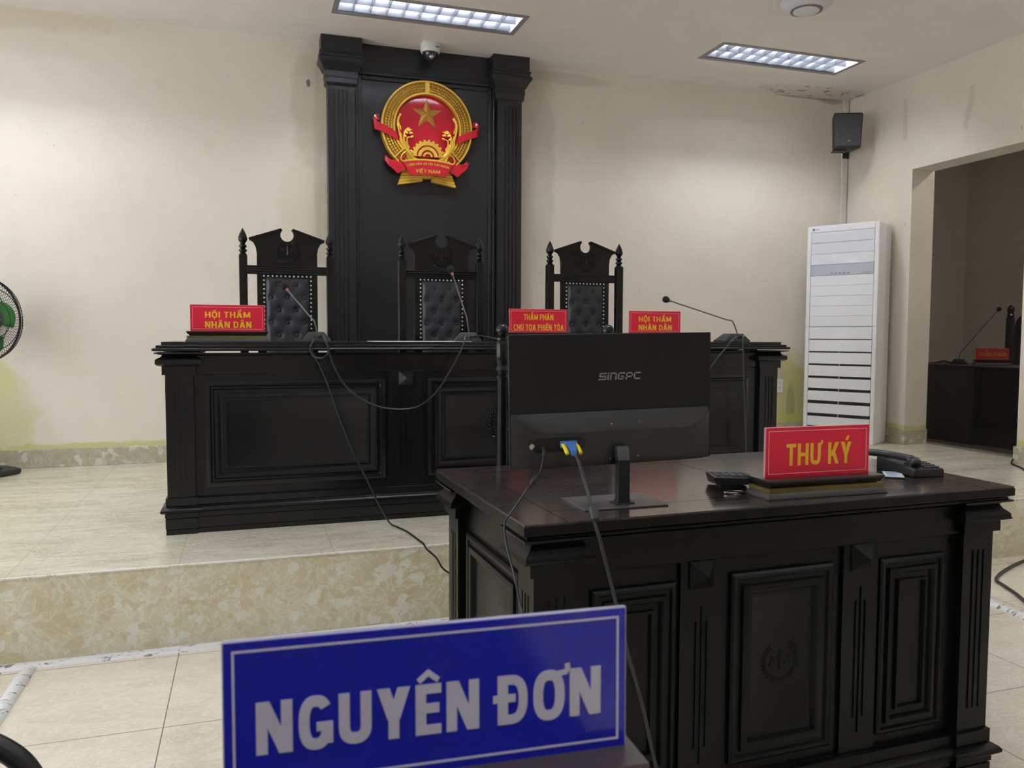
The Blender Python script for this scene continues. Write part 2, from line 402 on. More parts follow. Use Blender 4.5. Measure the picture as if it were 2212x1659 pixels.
def lettering(text, w, h, depth=.001, bold=.03, track=1.0):   # MB in xz, facing -y; h = capital height, centred on the capitals
    t = .13+bold*2.0; x = 0; polys = []
    for ch in text:
        if ch == ' ': x += .36; continue
        q, gw = glyph_polys(ch, t); polys += [[(px+x, pz) for px, pz in p] for p in q]; x += gw+.115*track
    x -= .115*track; m = MB(); kx = w/x
    for i, p in enumerate(polys):
        p = [((px-x/2)*kx, (pz-.5)*h) for px, pz in p]
        ar = sum(p[k][0]*p[(k+1) % len(p)][1]-p[(k+1) % len(p)][0]*p[k][1] for k in range(len(p)))
        if ar < 0: p = p[::-1]
        m.prism(p, -depth-.000015*(i % 5), 0)
    return m
T = Matrix.Translation
def RZ(a): return Matrix.Rotation(a, 4, 'Z')
def RX(a): return Matrix.Rotation(a, 4, 'X')
def RY(a): return Matrix.Rotation(a, 4, 'Y')

# ------------------------------------------------------------------ room shell
struct(MB().box(XL, XR+.24, YF, YE, -.1, 0).build('floor', 'floor_marble', smooth=False))
struct(MB().box(XL, XR+.24, YE+.012, YB, -.1, HP).build('platform', 'platform_marble', smooth=False))
struct(MB().box(XL, XR+.24, YE, YE+.012, -.1, HP-.004).build('platform_riser', 'riser_marble', smooth=False))
struct(MB().box(XL, XR, YE-.003, YE+.011, HP-.004, HP+.0015).build('trim_1', 'worn_edge', smooth=False))
struct(MB().box(XL-.1, XR+.24, YB, YB+.2, -.1, HC+.3).build('wall_back', 'painted_wall_back', smooth=False))
D0, D1, DZ = 4.335, 5.378, 2.602           # doorway in the right wall
w = MB().box(XR, XR+.23, D1, YB, -.1, HC+.3).box(XR, XR+.23, YF, D0, -.1, HC+.3).box(XR, XR+.23, D0, D1, DZ, HC+.3)
struct(w.build('wall_right', 'painted_wall_side', smooth=False))
# left wall with two windows, outside the view, that let the daylight in
WY = [YF, .3, 2.3, 3.0, 5.0, YB]
w = MB().box(XL-.15, XL, YF, YB, -.1, .85).box(XL-.15, XL, YF, YB, 2.6, HC+.3)
for i in (0, 2, 4): w.box(XL-.15, XL, WY[i], WY[i+1], .85, 2.6)
struct(w.build('wall_left', 'painted_wall_side', smooth=False))
struct(MB().box(XL-.15, XR+.24, YF-.15, YF, -.1, HC+.3).build('wall_front', 'painted_wall_side', smooth=False))
for k_, i in enumerate((1, 3)):
    f = MB(); a0, a1 = WY[i], WY[i+1]
    for (p0, p1, q0, q1) in ((a0, a1, .85, .9), (a0, a1, 2.55, 2.6), (a0, a0+.05, .9, 2.55), (a1-.05, a1, .9, 2.55), ((a0+a1)/2-.03, (a0+a1)/2+.03, .9, 2.55)):
        f.box(XL-.1, XL-.04, p0, p1, q0, q1)
    struct(f.build('window_%d' % (k_+1), 'white_plastic', smooth=False))
# baseboards
BT = .015; BH = .123
struct(MB().box(XL, 4.9, YB-BT, YB, HP, HP+BH).build('baseboard_back', 'skirting_marble', bevel=.003))
struct(MB().box(XR-BT, XR, D1-.0, YB-BT, HP, HP+BH).box(XR-BT, XR+.23, D1-BT, D1, HP, HP+BH)
       .box(XR-BT, XR, 2.2, D0, HP, HP+BH).box(XR-BT, XR+.23, D0, D0+BT, HP, HP+BH).build('baseboard_right', 'skirting_marble', bevel=.003))
# ceiling with holes for the recessed lights
LX = [(-2.15, -.94), (.590, 1.795), (3.343, 4.556)]
LY = [(5.255, 5.555), (2.35, 2.65), (-.55, -.25)]
holes = [(x0, x1, y0, y1) for (x0, x1) in LX for (y0, y1) in LY]
xs = sorted({XL-.15, XR+.24} | {v for q in LX for v in q}); ys = sorted({YF-.15, YB+.2} | {v for q in LY for v in q})
c = MB()
for i in range(len(xs)-1):
    for j in range(len(ys)-1):
        if any(abs(xs[i]-h[0]) < 1e-6 and abs(ys[j]-h[2]) < 1e-6 for h in holes): continue
        c.box(xs[i], xs[i+1], ys[j], ys[j+1], HC, HC+.02)
struct(c.build('ceiling', 'ceiling', smooth=False))

# ------------------------------------------------------------------ recessed ceiling lights
def troffer():
    L, B = 1.205, .30
    t = empty('ceiling_light', (0, 0, HC))
    f = MB()
    for (x0, x1, y0, y1) in ((-.03, L+.03, -.03, 0.006), (-.03, L+.03, B-.006, B+.03), (-.03, .006, .006, B-.006), (L-.006, L+.03, .006, B-.006)):
        f.box(x0, x1, y0, y1, -.006, 0)
    f.build('frame', 'fixture_frame', t, bevel=.002)
    # white tray
    h = MB()
    h.box(.002, L-.002, .002, B-.002, .095, .1).box(.002, .006, .002, B-.002, 0, .095).box(L-.006, L-.002, .002, B-.002, 0, .095)
    h.box(.006, L-.006, .002, .006, 0, .095).box(.006, L-.006, B-.006, B-.002, 0, .095)
    h.build('reflector_tray', 'reflector', t, smooth=False)
    for y in (.078, .222):
        MB().lathe([(.0, .04), (.013, .04), (.013, L-.04), (.0, L-.04)], 12, (0, y, .072), 'x').build('tube', 'lamp_tube', t)
    lv = MB()
    for i in range(1, 11):
        x = L*i/11; lv.loft([[(x-.007, .008, .038), (x+.007, .008, .038), (x+.007, B-.008, .038), (x-.007, B-.008, .038)], [(x-.001, .008, .002), (x+.001, .008, .002), (x+.001, B-.008, .002), (x-.001, B-.008, .002)]])
    for y in (.021, B/2, B-.021):
        lv.loft([[(.008, y-.012, .052), (L-.008, y-.012, .052), (L-.008, y+.012, .052), (.008, y+.012, .052)], [(.008, y-.001, .002), (L-.008, y-.001, .002), (L-.008, y+.001, .002), (.008, y+.001, .002)]])
    lv.build('louvre', 'louvre_shaded', t, smooth=False)
    return t
tr = troffer(); first = True
TL = {(1, 0): 'recessed white fluorescent ceiling light above the black wall panel', (2, 0): 'recessed white fluorescent ceiling light near the corner with the loudspeaker'}
for i, (x0, x1) in enumerate(LX):
    for j, (y0, y1) in enumerate(LY):
        o = tr if first else copy_tree(tr); first = False
        o.location = (x0, y0, HC)
        tag(o, TL.get((i, j), 'recessed ceiling light farther from the bench, outside the view'), 'ceiling light', 'recessed fluorescent ceiling lights')

# ------------------------------------------------------------------ shared carving: scales of justice in a laurel wreath, facing -y, centred on 0
def carved_emblem(R, relief=1.0):
    m = MB()
    for s in (-1, 1):
        arc = []
        for k in range(13):
            a = math.radians(-95 + 150*k/12) if s > 0 else math.radians(-85 - 150*k/12)
            arc.append((R*.86*math.cos(a), 0, R*.86*math.sin(a)))
            if k:
                for side in (-1, 1):
                    ang = a + s*PI/2 - side*s*.55
                    cx = (R*.86+side*R*.07)*math.cos(a); cz = (R*.86+side*R*.07)*math.sin(a)
                    m.ball((cx, 0, cz), R*.13, 6, 5, (1, .28, .36), Matrix.Rotation(-ang, 3, 'Y'))
        m.tube(arc, R*.022, 5)
    m.tube([(-R*.42, 0, R*.28), (-R*.2, 0, R*.4), (0, 0, R*.42), (R*.2, 0, R*.4), (R*.42, 0, R*.28)], R*.03, 6)
    m.tube([(0, 0, R*.42), (0, 0, -R*.35)], [R*.03, R*.05], 6); m.ball((0, 0, R*.46), R*.06, 8, 6); m.ball((0, 0, -R*.3), R*.1, 8, 6, (1, .5, .8))
    for s in (-1, 1):
        t = Vector((s*R*.42, 0, R*.28))
        for d in (-1, 1): m.tube([t, t+Vector((d*R*.17, 0, -R*.42))], R*.018, 5)
        m.tube([t+Vector((-R*.2, 0, -R*.42)), t+Vector((0, 0, -R*.5)), t+Vector((R*.2, 0, -R*.42))], R*.03, 6)
    m.v = [(x, y*relief, z) for x, y, z in m.v]
    return m

# ------------------------------------------------------------------ carved desks (bench and secretary's desk share the pattern)
def slotted(m, x0, x1, z0, z1, y0, y1, slots):    # plate at y0..y1 with upright slots (xa, xb, za, zb); solid elsewhere
    X = [x0]
    for s in slots: X += [s[0], s[1]]
    X.append(x1)
    for i in range(len(X)-1):
        if i % 2 == 0: m.box(X[i], X[i+1], y0, y1, z0, z1)
        else:
            s = slots[i//2]; m.box(X[i], X[i+1], y0, y1, z0, s[2]); m.box(X[i], X[i+1], y0, y1, s[3], z1)
    return m
FRAME_WIDE = [(0, 0), (.0, .010), (.010, .014), (.020, .012), (.026, .005), (.034, .005), (.040, .012), (.052, .010), (.062, .003), (.075, .003), (.079, .007), (.085, .006), (.095, .001)]
FRAME_TALL = [(0, 0), (.0, .010), (.006, .014), (.014, .012), (.018, .006), (.030, .006), (.032, .014), (.042, .016), (.050, .014), (.056, .003), (.064, .003), (.068, .001)]
FRAME_SLIM = [(0, 0), (.0, .009), (.006, .013), (.012, .012), (.016, .005), (.026, .005), (.028, .013), (.038, .014), (.044, .003), (.058, .003), (.060, .011), (.066, .011), (.069, .002)]
def carved_desk(name, W, D, Hh, pw, capz, apz, panels, stiles, wide, label, cat, loc, rz, emblem):
    t = empty(name, loc, rz); h = W/2
    wood = 'black_wood_lit' if wide else 'black_wood_shaded'
    # corner piers: x ranges; front plane y = 0
    px = [(-h, -h+pw), (h-pw, h)]
    ov = 1.0 if wide else .78; zt = Hh+capz[3]                         # underside of the capital block
    for (x0, x1) in px:
        for (y0, y1, front) in ((0, pw, True), (D-pw, D, False)):
            pm = MB()
            pm.box(x0+.003, x1-.003, y0+.003, y1-.003, .15, zt+.01)
            n = 3; gw = .007*pw/.1; sl = [(x0+pw*(.32+.18*k)-gw/2, x0+pw*(.32+.18*k)+gw/2, .23, zt-.05) for k in range(n)]
            if front: slotted(pm, x0, x1, .15, zt+.01, y0, y0+.006, sl)
            else: pm.box(x0, x1, y1-.006, y1, .15, zt+.01)
            so = MB(); sl2 = [(y0+pw*(.32+.18*k)-gw/2, y0+pw*(.32+.18*k)+gw/2, .23, zt-.05) for k in range(n)]
            slotted(so, y0+.006, y1-.006, .15, zt+.01, 0, .006, sl2)
            outer = x0 if x0 < 0 else x1
            # slots on the outer side: swap axes
            so.v = [((outer + (yy if x0 < 0 else -yy)), xx, zz) for (xx, yy, zz) in so.v]; pm.add(so.v, so.f)
            pm.build('pilaster', wood, t, smooth=False)
            c0, c1, c2, c3 = capz
            cap = MB().rect(x0, x1, y0, y1, [(zt, .012), (Hh+c2-.001, .012), (Hh+c2, .020), (Hh+c2+.005, .032), (Hh+c2+.010, .037*ov), (Hh+c1-.010, .037*ov), (Hh+c1-.004, .030*ov),
                                            (Hh+c1+.003, .015), (Hh+(c0+c1)/2, .009), (Hh+c0-.011, .013), (Hh+c0-.007, .030*ov), (Hh+c0-.005, .040*ov), (Hh+c0, .042*ov)])
            cap.build('capital', wood, t)
            ft = MB().rect(x0, x1, y0, y1, [(0, .008), (.022, .008), (.0225, .003), (.026, .003), (.0265, .010), (.072, .010), (.0725, .004), (.077, .004), (.0775, .012), (.098, .012), (.100, .024), (.106, .030), (.113, .030), (.121, .024), (.130, .006), (.132, .008), (.166, .008), (.170, 0)])
            ft.build('pier_foot', wood, t)
    # long plinths between the feet
    for (x0, x1, y0, y1) in ((-h+pw+.004, h-pw-.004, .012, .06), (-h+.010, -h+.06, pw+.004, D-pw-.004), (h-.06, h-.010, pw+.004, D-pw-.004)):
        if x1-x0 < .1:
            if x0 < 0: q = lambda z, o: [(x0-o,y0,z),(x1,y0,z),(x1,y1,z),(x0-o,y1,z)]
            else: q = lambda z, o: [(x0,y0,z),(x1+o,y0,z),(x1+o,y1,z),(x0,y1,z)]
        else: q = lambda z, o: [(x0,y0-o,z),(x1,y0-o,z),(x1,y1,z),(x0,y1,z)]
        MB().loft([q(z, o) for z, o in [(0, .008), (.022, .008), (.0225, .003), (.026, .003), (.0265, .010), (.072, .010), (.0725, .004), (.077, .004), (.0775, .012), (.098, .012), (.100, .024), (.106, .030), (.113, .030), (.121, .024), (.130, .006), (.132, .008), (.160, .008), (.164, 0)]]).build('plinth', wood, t)
    # boards, aprons
    MB().box(-h+pw-.01, h-pw+.01, .026, .046, .1, Hh+capz[0]-.003).build('front_board', wood, t, smooth=False)
    MB().box(-h+pw-.004, h-pw+.004, .010, .026, Hh+apz, Hh+capz[0]-.012).build('apron', wood, t, bevel=.003)
    for sx in (-1, 1):
        xo = sx*(h-.026)
        MB().box(min(xo, xo-sx*.02), max(xo, xo-sx*.02), pw-.01, D-pw+.01, .1, Hh+capz[0]-.003).build('side_board', wood, t, smooth=False)
        sp_ = MB().nested(pw+.03, D-pw-.03, .2, Hh+apz-.03, 0, FRAME_TALL)
        sp_.v = [((xo+sx*(-yy)), xx, zz) for (xx, yy, zz) in sp_.v]
        sp_.build('side_panel', wood, t)
    for (x0, x1, z0, z1, prof) in panels:
        MB().nested(x0, x1, z0, z1, .026, prof).build('panel', wood, t)
    for (xc, hw, z0, z1, sz) in stiles:
        st = MB(); g = .0075; d = hw*.27
        zm = z1-sz-.03; sl = [(xc-d-g/2, xc-d+g/2, z0+.09, zm-.05), (xc-g/2, xc+g/2, z0+.05, zm-.015), (xc+d-g/2, xc+d+g/2, z0+.09, zm-.05)]
        slotted(st, xc-hw, xc+hw, z0, z1, .016, .0195, sl).box(xc-hw, xc+hw, .0195, .026, z0, z1).build('stile', wood, t, smooth=False)
        r = sz/2
        MB().loft([[(xc-r,.016,z1-sz),(xc+r,.016,z1-sz),(xc+r,.016,z1),(xc-r,.016,z1)], [(xc-r,.012,z1-sz),(xc+r,.012,z1-sz),(xc+r,.012,z1),(xc-r,.012,z1)],
                   [(xc-.001,-.016,z1-r-.001),(xc+.001,-.016,z1-r-.001),(xc+.001,-.016,z1-r+.001),(xc-.001,-.016,z1-r+.001)]]).build('pyramid_boss', wood, t, smooth=False)
    ex, ez, er = emblem
    carved_emblem(er, 1.8 if wide else 1.0).xf(T((ex, .0225 if wide else .0248, ez))).build('carved_emblem', 'carved_gloss' if wide else wood, t)
    tag(t, label, cat)
    return t

# judges' bench
BW, BD, BHt = 3.24, .60, .870
bench = carved_desk('judges_bench', BW, BD, BHt, .118, (-.047, -.070, -.108, -.147), -.142,
    [(-1.455, -.635, .205, .690, FRAME_WIDE), (-.42, .42, .205, .690, FRAME_WIDE), (.635, 1.455, .205, .690, FRAME_WIDE)],
    [(-.533, .088, .165, .728, .068), (.533, .088, .165, .728, .068)], True,
    'long black carved wooden bench on the platform in front of the three chairs', 'bench', (1.268, 3.915, HP), math.radians(.55), (0, .455, .105))
tp = MB().rect(-BW/2-.012, BW/2+.012, -.012, BD+.012, [(BHt-.041, .030), (BHt-.038, .036), (BHt-.030, .036), (BHt-.027, .031), (BHt-.026, .018), (BHt-.0245, .021), (BHt-.016, .021), (BHt-.014, .016), (BHt-.013, 0), (BHt, 0)])
tp.build('tabletop', 'black_wood_lit', bench, bevel=.0012)
for (x, y) in ((-1.5, .1), (1.5, .1), (0, .06), (-1.5, .52), (1.5, .52)):
    MB().box(x-.03, x+.03, y-.03, y+.03, BHt-.06, BHt-.04).build('spacer_block', 'black_wood_lit', bench)

# secretary's desk on the lower floor
DW, DD, DH = 1.325, .70, .835
desk = carved_desk('secretary_desk', DW, DD, DH, .103, (-.036, -.064, -.092, -.122), -.128,
    [(-.515, -.300, .195, .660, FRAME_SLIM), (-.150, .150, .195, .665, FRAME_TALL), (.300, .515, .195, .660, FRAME_SLIM)],
    [(-.235, .055, .165, .707, .066), (.235, .055, .165, .707, .066)], False,
    'black carved wooden desk with dark brown top, lower floor, under the monitor', 'desk', (1.239, 1.625, 0), math.radians(1.35), (0, .43, .055))
TX, TYf, TYr = .697, -.033, .722          # top half width and edges
MB().rect(-TX+.016, TX-.016, TYf+.016, TYr-.016, [(DH-.040, 0), (DH-.036, .006), (DH-.031, .006), (DH-.027, 0)]).rect(-TX+.004, TX-.004, TYf+.004, TYr-.004, [(DH-.027, 0), (DH-.025, .004), (DH-.006, .004), (DH-.004, .002)]).build('tabletop', 'black_wood_shaded', desk, bevel=.001)
pl = MB(); g = .0011; zz = (DH-.004, DH)
fx, fy0, fy1 = .100, .090, .615
X = [-TX+.002, -TX+fx, -.0+.045, TX-fx, TX-.002]
pl.box(X[0], X[1]-g, TYf+.002, TYr-.002, *zz); pl.box(X[3]+g, X[4], TYf+.002, TYr-.002, *zz)
pl.box(X[1]+g, X[3]-g, TYf+.002, fy0-.012-g, *zz); pl.box(X[1]+g, X[3]-g, fy1+g, TYr-.002, *zz)
mid = .34
for (x0, x1) in ((X[1], X[2]), (X[2], X[3])):
    pl.box(x0+g, x1-g, fy0-.012+g, mid-g*.3, *zz); pl.box(x0+g, x1-g, mid+g*.3, fy1-g, *zz)
pl.build('top_planks', 'desk_top_wood', desk, smooth=False)

# ------------------------------------------------------------------ tall carved chairs behind the bench
def judge_chair():
    t = empty('judge_chair', (0, 0, HP)); wd = 'black_wood_lit'
    hx = .2375; pt = 1.345
    for s in (-1, 1):
        m = MB(); x = s*hx; pr = []
        m.box(x-.022, x+.022, 0, .044, 0, pt)
        m.build('post', wd, t, bevel=.003)
        f = MB().lathe([(.018, 0), (.021, .004), (.014, .012), (.022, .022), (.022, .028), (.013, .036), (.021, .046), (.021, .052), (.012, .060), (.015, .068), (.0235, .080), (.0245, .092), (.019, .112), (.010, .132), (.003, .146), (0, .148)], 18, (x, .022, pt))
        f.build('finial', wd, t)
    # top rail, reeded
    r = MB()
    for k in range(4): r.box(-hx+.022, hx-.022, .004+.003*(k % 2), .034, 1.240+.0125*k, 1.2515+.0125*k)
    r.build('top_rail', wd, t, bevel=.003)
    # crest with a round notch and sloping eaves
    ez, az = 1.438, 1.500
    nt = [(.042+(.036-.042)*0, az-.004)]
    notch = [(.036*math.cos(a), 1.462+.036*math.sin(a)) for a in [math.radians(50-280*k/16) for k in range(17)]]   # right lip down and round to left lip
    right = [(.165, 1.285), (.165, 1.36), (.170, 1.392), (.183, 1.416), (.203, ez-.008), (.206, ez+.004), (.034, az)]
    poly = right + notch + [(-x, z) for x, z in right[::-1]]
    m = MB(); m.prism(poly, .012, .032); m.build('crest', wd, t, bevel=.002)
    e = MB()
    for s in (-1, 1):
        a0 = Vector((s*.207, 0, ez)); a1 = Vector((s*.034, 0, az-.002)); d = (a1-a0).normalized(); n = Vector((-d.z*s, 0, d.x*s)) * (1 if True else 1)
        if n.z > 0: n = -n
        for (o0, o1, yf) in ((0, .009, 0), (.009, .015, .006)):
            q = [a0+n*o0, a1+n*o0, a1+n*o1, a0+n*o1]
            if s < 0: pass
            poly2 = [(v.x, v.z) for v in q]
            e.prism(poly2, yf, .034)
    e.build('eaves', wd, t)
    carved_emblem(.070, 2.0).xf(T((0, .0105, 1.374))).build('carved_emblem', 'carved_gloss', t)
    MB().box(-.165, .165, .014, .032, .45, 1.246).build('back_board', wd, t, bevel=.002)
    # tufted cushion
    hw, z0, z1 = .118, .50, 1.222
    rows = []; z = 1.183; k = 0
    while z > .55:
        rows += [(bx, z) for bx in ((-.047, .047) if k % 2 == 0 else (-.09, 0, .09))]
        z -= .0705; k += 1
    nx, nz = 28, 84; vs = []; fs = []
    for j in range(nz+1):
        for i in range(nx+1):
            x = -hw+2*hw*i/nx; zz_ = z0+(z1-z0)*j/nz
            edge = min(hw-abs(x), zz_-z0, z1-zz_); d = .020*min(1, (edge/.02))**.5
            for (bx, bz) in rows:
                rr = ((x-bx)**2+(zz_-bz)**2)**.5
                d -= .012*math.exp(-(rr/.021)**2)
            # creases running between buttons
            u = (x/.047+(zz_-1.183)/.0705)/2; v_ = (x/.047-(zz_-1.183)/.0705)/2
            for q in (u+.5, v_+.5):
                fr = abs(q-round(q)); d -= .0022*math.exp(-(fr/.045)**2)
            vs.append((x, .014-max(d, .001), zz_))
    for j in range(nz):
        for i in range(nx):
            q = j*(nx+1)+i; fs.append((q, q+1, q+nx+2, q+nx+1))
    cm = MB(); cm.add(vs, fs)
    back = MB().box(-hw, hw, .0135, .015, z0, z1); cm.add(back.v, back.f)
    cu = cm.build('back_cushion', 'leather', t)
    for (bx, bz) in rows:
        if bz > .84: MB().ball((bx, .004, bz), .0095, 10, 6, (1, .7, 1)).build('button', 'leather_button', cu)
    # brass nails round the cushion
    nm = MB().ball((0, 0, 0), .0055, 8, 5, (1, .7, 1)).build('nail_head', 'nail_brass', cu); nm.location = (-.128, .013, 1.232)
    pts = [(-.128+.256*k/11, 1.232) for k in range(1, 12)] + [(s*.128, 1.232-.0245*k) for s in (-1, 1) for k in range(1, 17)]
    for (x, z) in pts:
        c_ = nm.copy(); COL.objects.link(c_); c_.parent = cu; c_.location = (x, .013, z)
    # seat, arms and legs behind the bench
    MB().box(-.25, .25, -.46, .01, .38, .45).build('seat', wd, t, bevel=.006)
    MB().box(-.22, .22, -.44, -.02, .45, .51).build('seat_cushion', 'leather', t, bevel=.02)
    for s in (-1, 1):
        MB().box(s*.23-.022, s*.23+.022, -.45, -.406, 0, .38).build('leg', wd, t, bevel=.004)
        MB().box(s*.2375-.028, s*.2375+.028, -.44, 0, .64, .68).box(s*.2375-.02, s*.2375+.02, -.42, -.38, .45, .64).build('arm', wd, t, bevel=.006)
    return t
ch = judge_chair()
for i, (x, rz, lab) in enumerate([(.222, 0.02, 'tall black carved tufted chair before the cream wall, behind the coiled microphone cable'),
                               (1.112, 0.0, 'tall black carved tufted chair in front of the black panel, below the emblem'),
                               (2.045, 0.0, 'tall black carved tufted chair between the black panel and the air conditioner')]):
    o = ch if i == 0 else copy_tree(ch)
    o.location = (x, 4.75, HP); o.rotation_euler = (0, 0, rz); tag(o, lab, 'chair', 'judges chairs behind the bench')

# ------------------------------------------------------------------ black wall panel behind the middle chair
P = empty('wood_panel', (1.31, YB-.001, HP)); PW = .775; ZC = HC-HP   # ZC: ceiling height above the platform
pf = -.115          # pilaster face
board = MB().box(-PW+.2, PW-.2, -.045, 0, 0, ZC); board.build('panel_board', 'panel_wood_hazed', P, smooth=False)
MB().box(-PW+.24, PW-.24, -.052, -.045, ZC-.20, ZC).build('frieze', 'panel_wood_hazed', P, bevel=.003)
fm = MB()
for (x0, x1, z0, z1) in ((-PW+.24, -PW+.26, 0, ZC-.20), (PW-.26, PW-.24, 0, ZC-.20), (-PW+.26, PW-.26, ZC-.225, ZC-.20)):
    fm.box(x0, x1, -.075, -.045, z0, z1)
for (x0, x1, z0, z1) in ((-PW+.26, -PW+.29, 0, ZC-.225), (PW-.29, PW-.26, 0, ZC-.225), (-PW+.29, PW-.29, ZC-.255, ZC-.225)):
    fm.box(x0, x1, -.058, -.045, z0, z1)
fm.build('moulding', 'panel_wood_hazed', P, bevel=.004)
for s in (-1, 1):
    x0, x1 = (-PW+.04, -PW+.235) if s < 0 else (PW-.235, PW-.04)
    zt = ZC-.34
    pm = MB().box(x0, x1, pf+.008, 0, 0, zt); sl = [(x0+.045+.030*k-.006, x0+.045+.030*k+.006, .2, zt-.03) for k in range(4)]
    if s > 0: sl = [(x1-.045-.030*k-.006, x1-.045-.030*k+.006, .2, zt-.03) for k in (3, 2, 1, 0)]
    slotted(pm, x0, x1, 0, zt, pf, pf+.008, sl)
    for z_ in (0,): pm.box(x0-.02, x1+.02, pf-.02, 0, 0, .16)
    pm.build('pilaster', 'panel_wood_hazed', P, smooth=False)
    q = lambda z, o: [(x0-o, pf-o, z), (x1+o, pf-o, z), (x1+o, 0, z), (x0-o, 0, z)]
    MB().loft([q(z, o) for z, o in [(zt, 0), (zt+.012, .004), (zt+.020, .016), (zt+.055, .016), (zt+.058, .020), (zt+.105, .020), (zt+.112, .030), (zt+.140, .044), (zt+.160, .062), (zt+.178, .066), (zt+.188, .062), (zt+.192, .052), (zt+.215, .052), (zt+.218, .058), (zt+.228, .058), (zt+.232, .048), (zt+.338, .048)]]).build('capital', 'panel_wood_hazed', P, bevel=.0015)
tag(P, 'tall black wooden wall panel with fluted pilasters behind the emblem and middle chair', 'wall panel')

# ------------------------------------------------------------------ national emblem on the panel
E0 = empty('national_emblem', (1.305, YB-.0505, 2.775))
k = .000568
def em(cx, cyy, right=False):
    return ((cx-905)*k, (773-(cyy-.058*(cx-905)))*.000562)
R1 = .345
ring = MB()
def annulus(m, r0, r1, y0, y1, n=72, a0=0, a1=2*PI, cx=0, cz=0):
    full = abs(a1-a0-2*PI) < 1e-6; steps = n if full else n+1; loops = []
    for i in range(steps):
        a = a0+(a1-a0)*i/n; c_, s_ = math.cos(a), math.sin(a)
        loops.append([(cx+r0*c_, y1, cz+r0*s_), (cx+r1*c_, y1, cz+r1*s_), (cx+r1*c_, y0, cz+r1*s_), (cx+r0*c_, y0, cz+r0*s_)])
    if full: loops.append(loops[0])
    return m.loft(loops, not full)
gnd = annulus(MB(), .246, R1-.001, -.05, 0); gnd.build('wreath_ground', 'gold_shade', E0); annulus(ring, .245, .258, -.062, 0); annulus(ring, .333, R1, -.062, 0)
for s in (-1, 1):
    for j, rr in enumerate((.270, .291, .313)):
        for q in range(38):
            a = math.radians(86 - 3.9*q) if s > 0 else math.radians(94 + 3.9*q)
            ring.ball((rr*math.cos(a), -.052, rr*math.sin(a)), .0092, 8, 5, (1.05, .9, .62), Matrix.Rotation(-(a+PI/2-s*.35), 3, 'Y'))
ring.box(-.016, .016, -.058, -.05, .258, .333)
ring.build('rice_wreath', 'gold_paint', E0)
MB().lathe([(0, .012), (.25, .012), (.25, .022), (.2, .030), (.1, .034), (0, .035)], 64, (0, 0, 0), 'y').build('red_disc', 'emblem_red', E0)
st = MB(); sv = []
for i in range(10):
    a = PI/2+2*PI*i/10; r = .118 if i % 2 == 0 else .046; sv.append((r*math.cos(a), -.036, .104+r*math.sin(a)))
sv += [(0, -.060, .104)]; st.add(sv, [(i, (i+1) % 10, 10) for i in range(10)]+[tuple(range(9, -1, -1))])
st.build('star', 'gold_star', E0, smooth=False)
# gear and its rings
gz = -.215
ge = MB(); pts = []; nt_ = 11
for i in range(nt_*2+1):
    a = PI*(1-(i)/(nt_*2)) ; r = .128 if i % 2 == 0 else .116
    da = PI/(nt_*2)*.32
    pts += [(r*math.cos(a+da), gz+r*math.sin(a+da)), (r*math.cos(a-da), gz+r*math.sin(a-da))]
pts = [p_ for p_ in pts][::-1]; inner = [(.086*math.cos(PI*i/24), gz+.086*math.sin(PI*i/24)) for i in range(25)][::-1]
# ring between gear edge and inner circle, as quads
outer = []
for i in range(89):
    a = PI*i/88; ph = (i/88*nt_) % 1; r = .127 if ph < .5 else .114
    outer.append((r*math.cos(a), gz+r*math.sin(a)))
for i in range(88):
    a, b = PI*i/88, PI*(i+1)/88; o1, o2 = outer[i], outer[i+1]
    ge.prism([(.086*math.cos(a), gz+.086*math.sin(a)), o1, o2, (.086*math.cos(b), gz+.086*math.sin(b))], -.066, -.03)
annulus(ge, .050, .074, -.070, -.03, 40, 0, PI, 0, gz); annulus(ge, .022, .036, -.068, -.03, 30, 0, PI, 0, gz)
ge.build('gear', 'gold_paint', E0)
gr = MB(); gr.prism([(.09*math.cos(PI*i/24), gz+.09*math.sin(PI*i/24)) for i in range(25)], -.056, -.03); gr.build('gear_ground', 'emblem_red', E0)
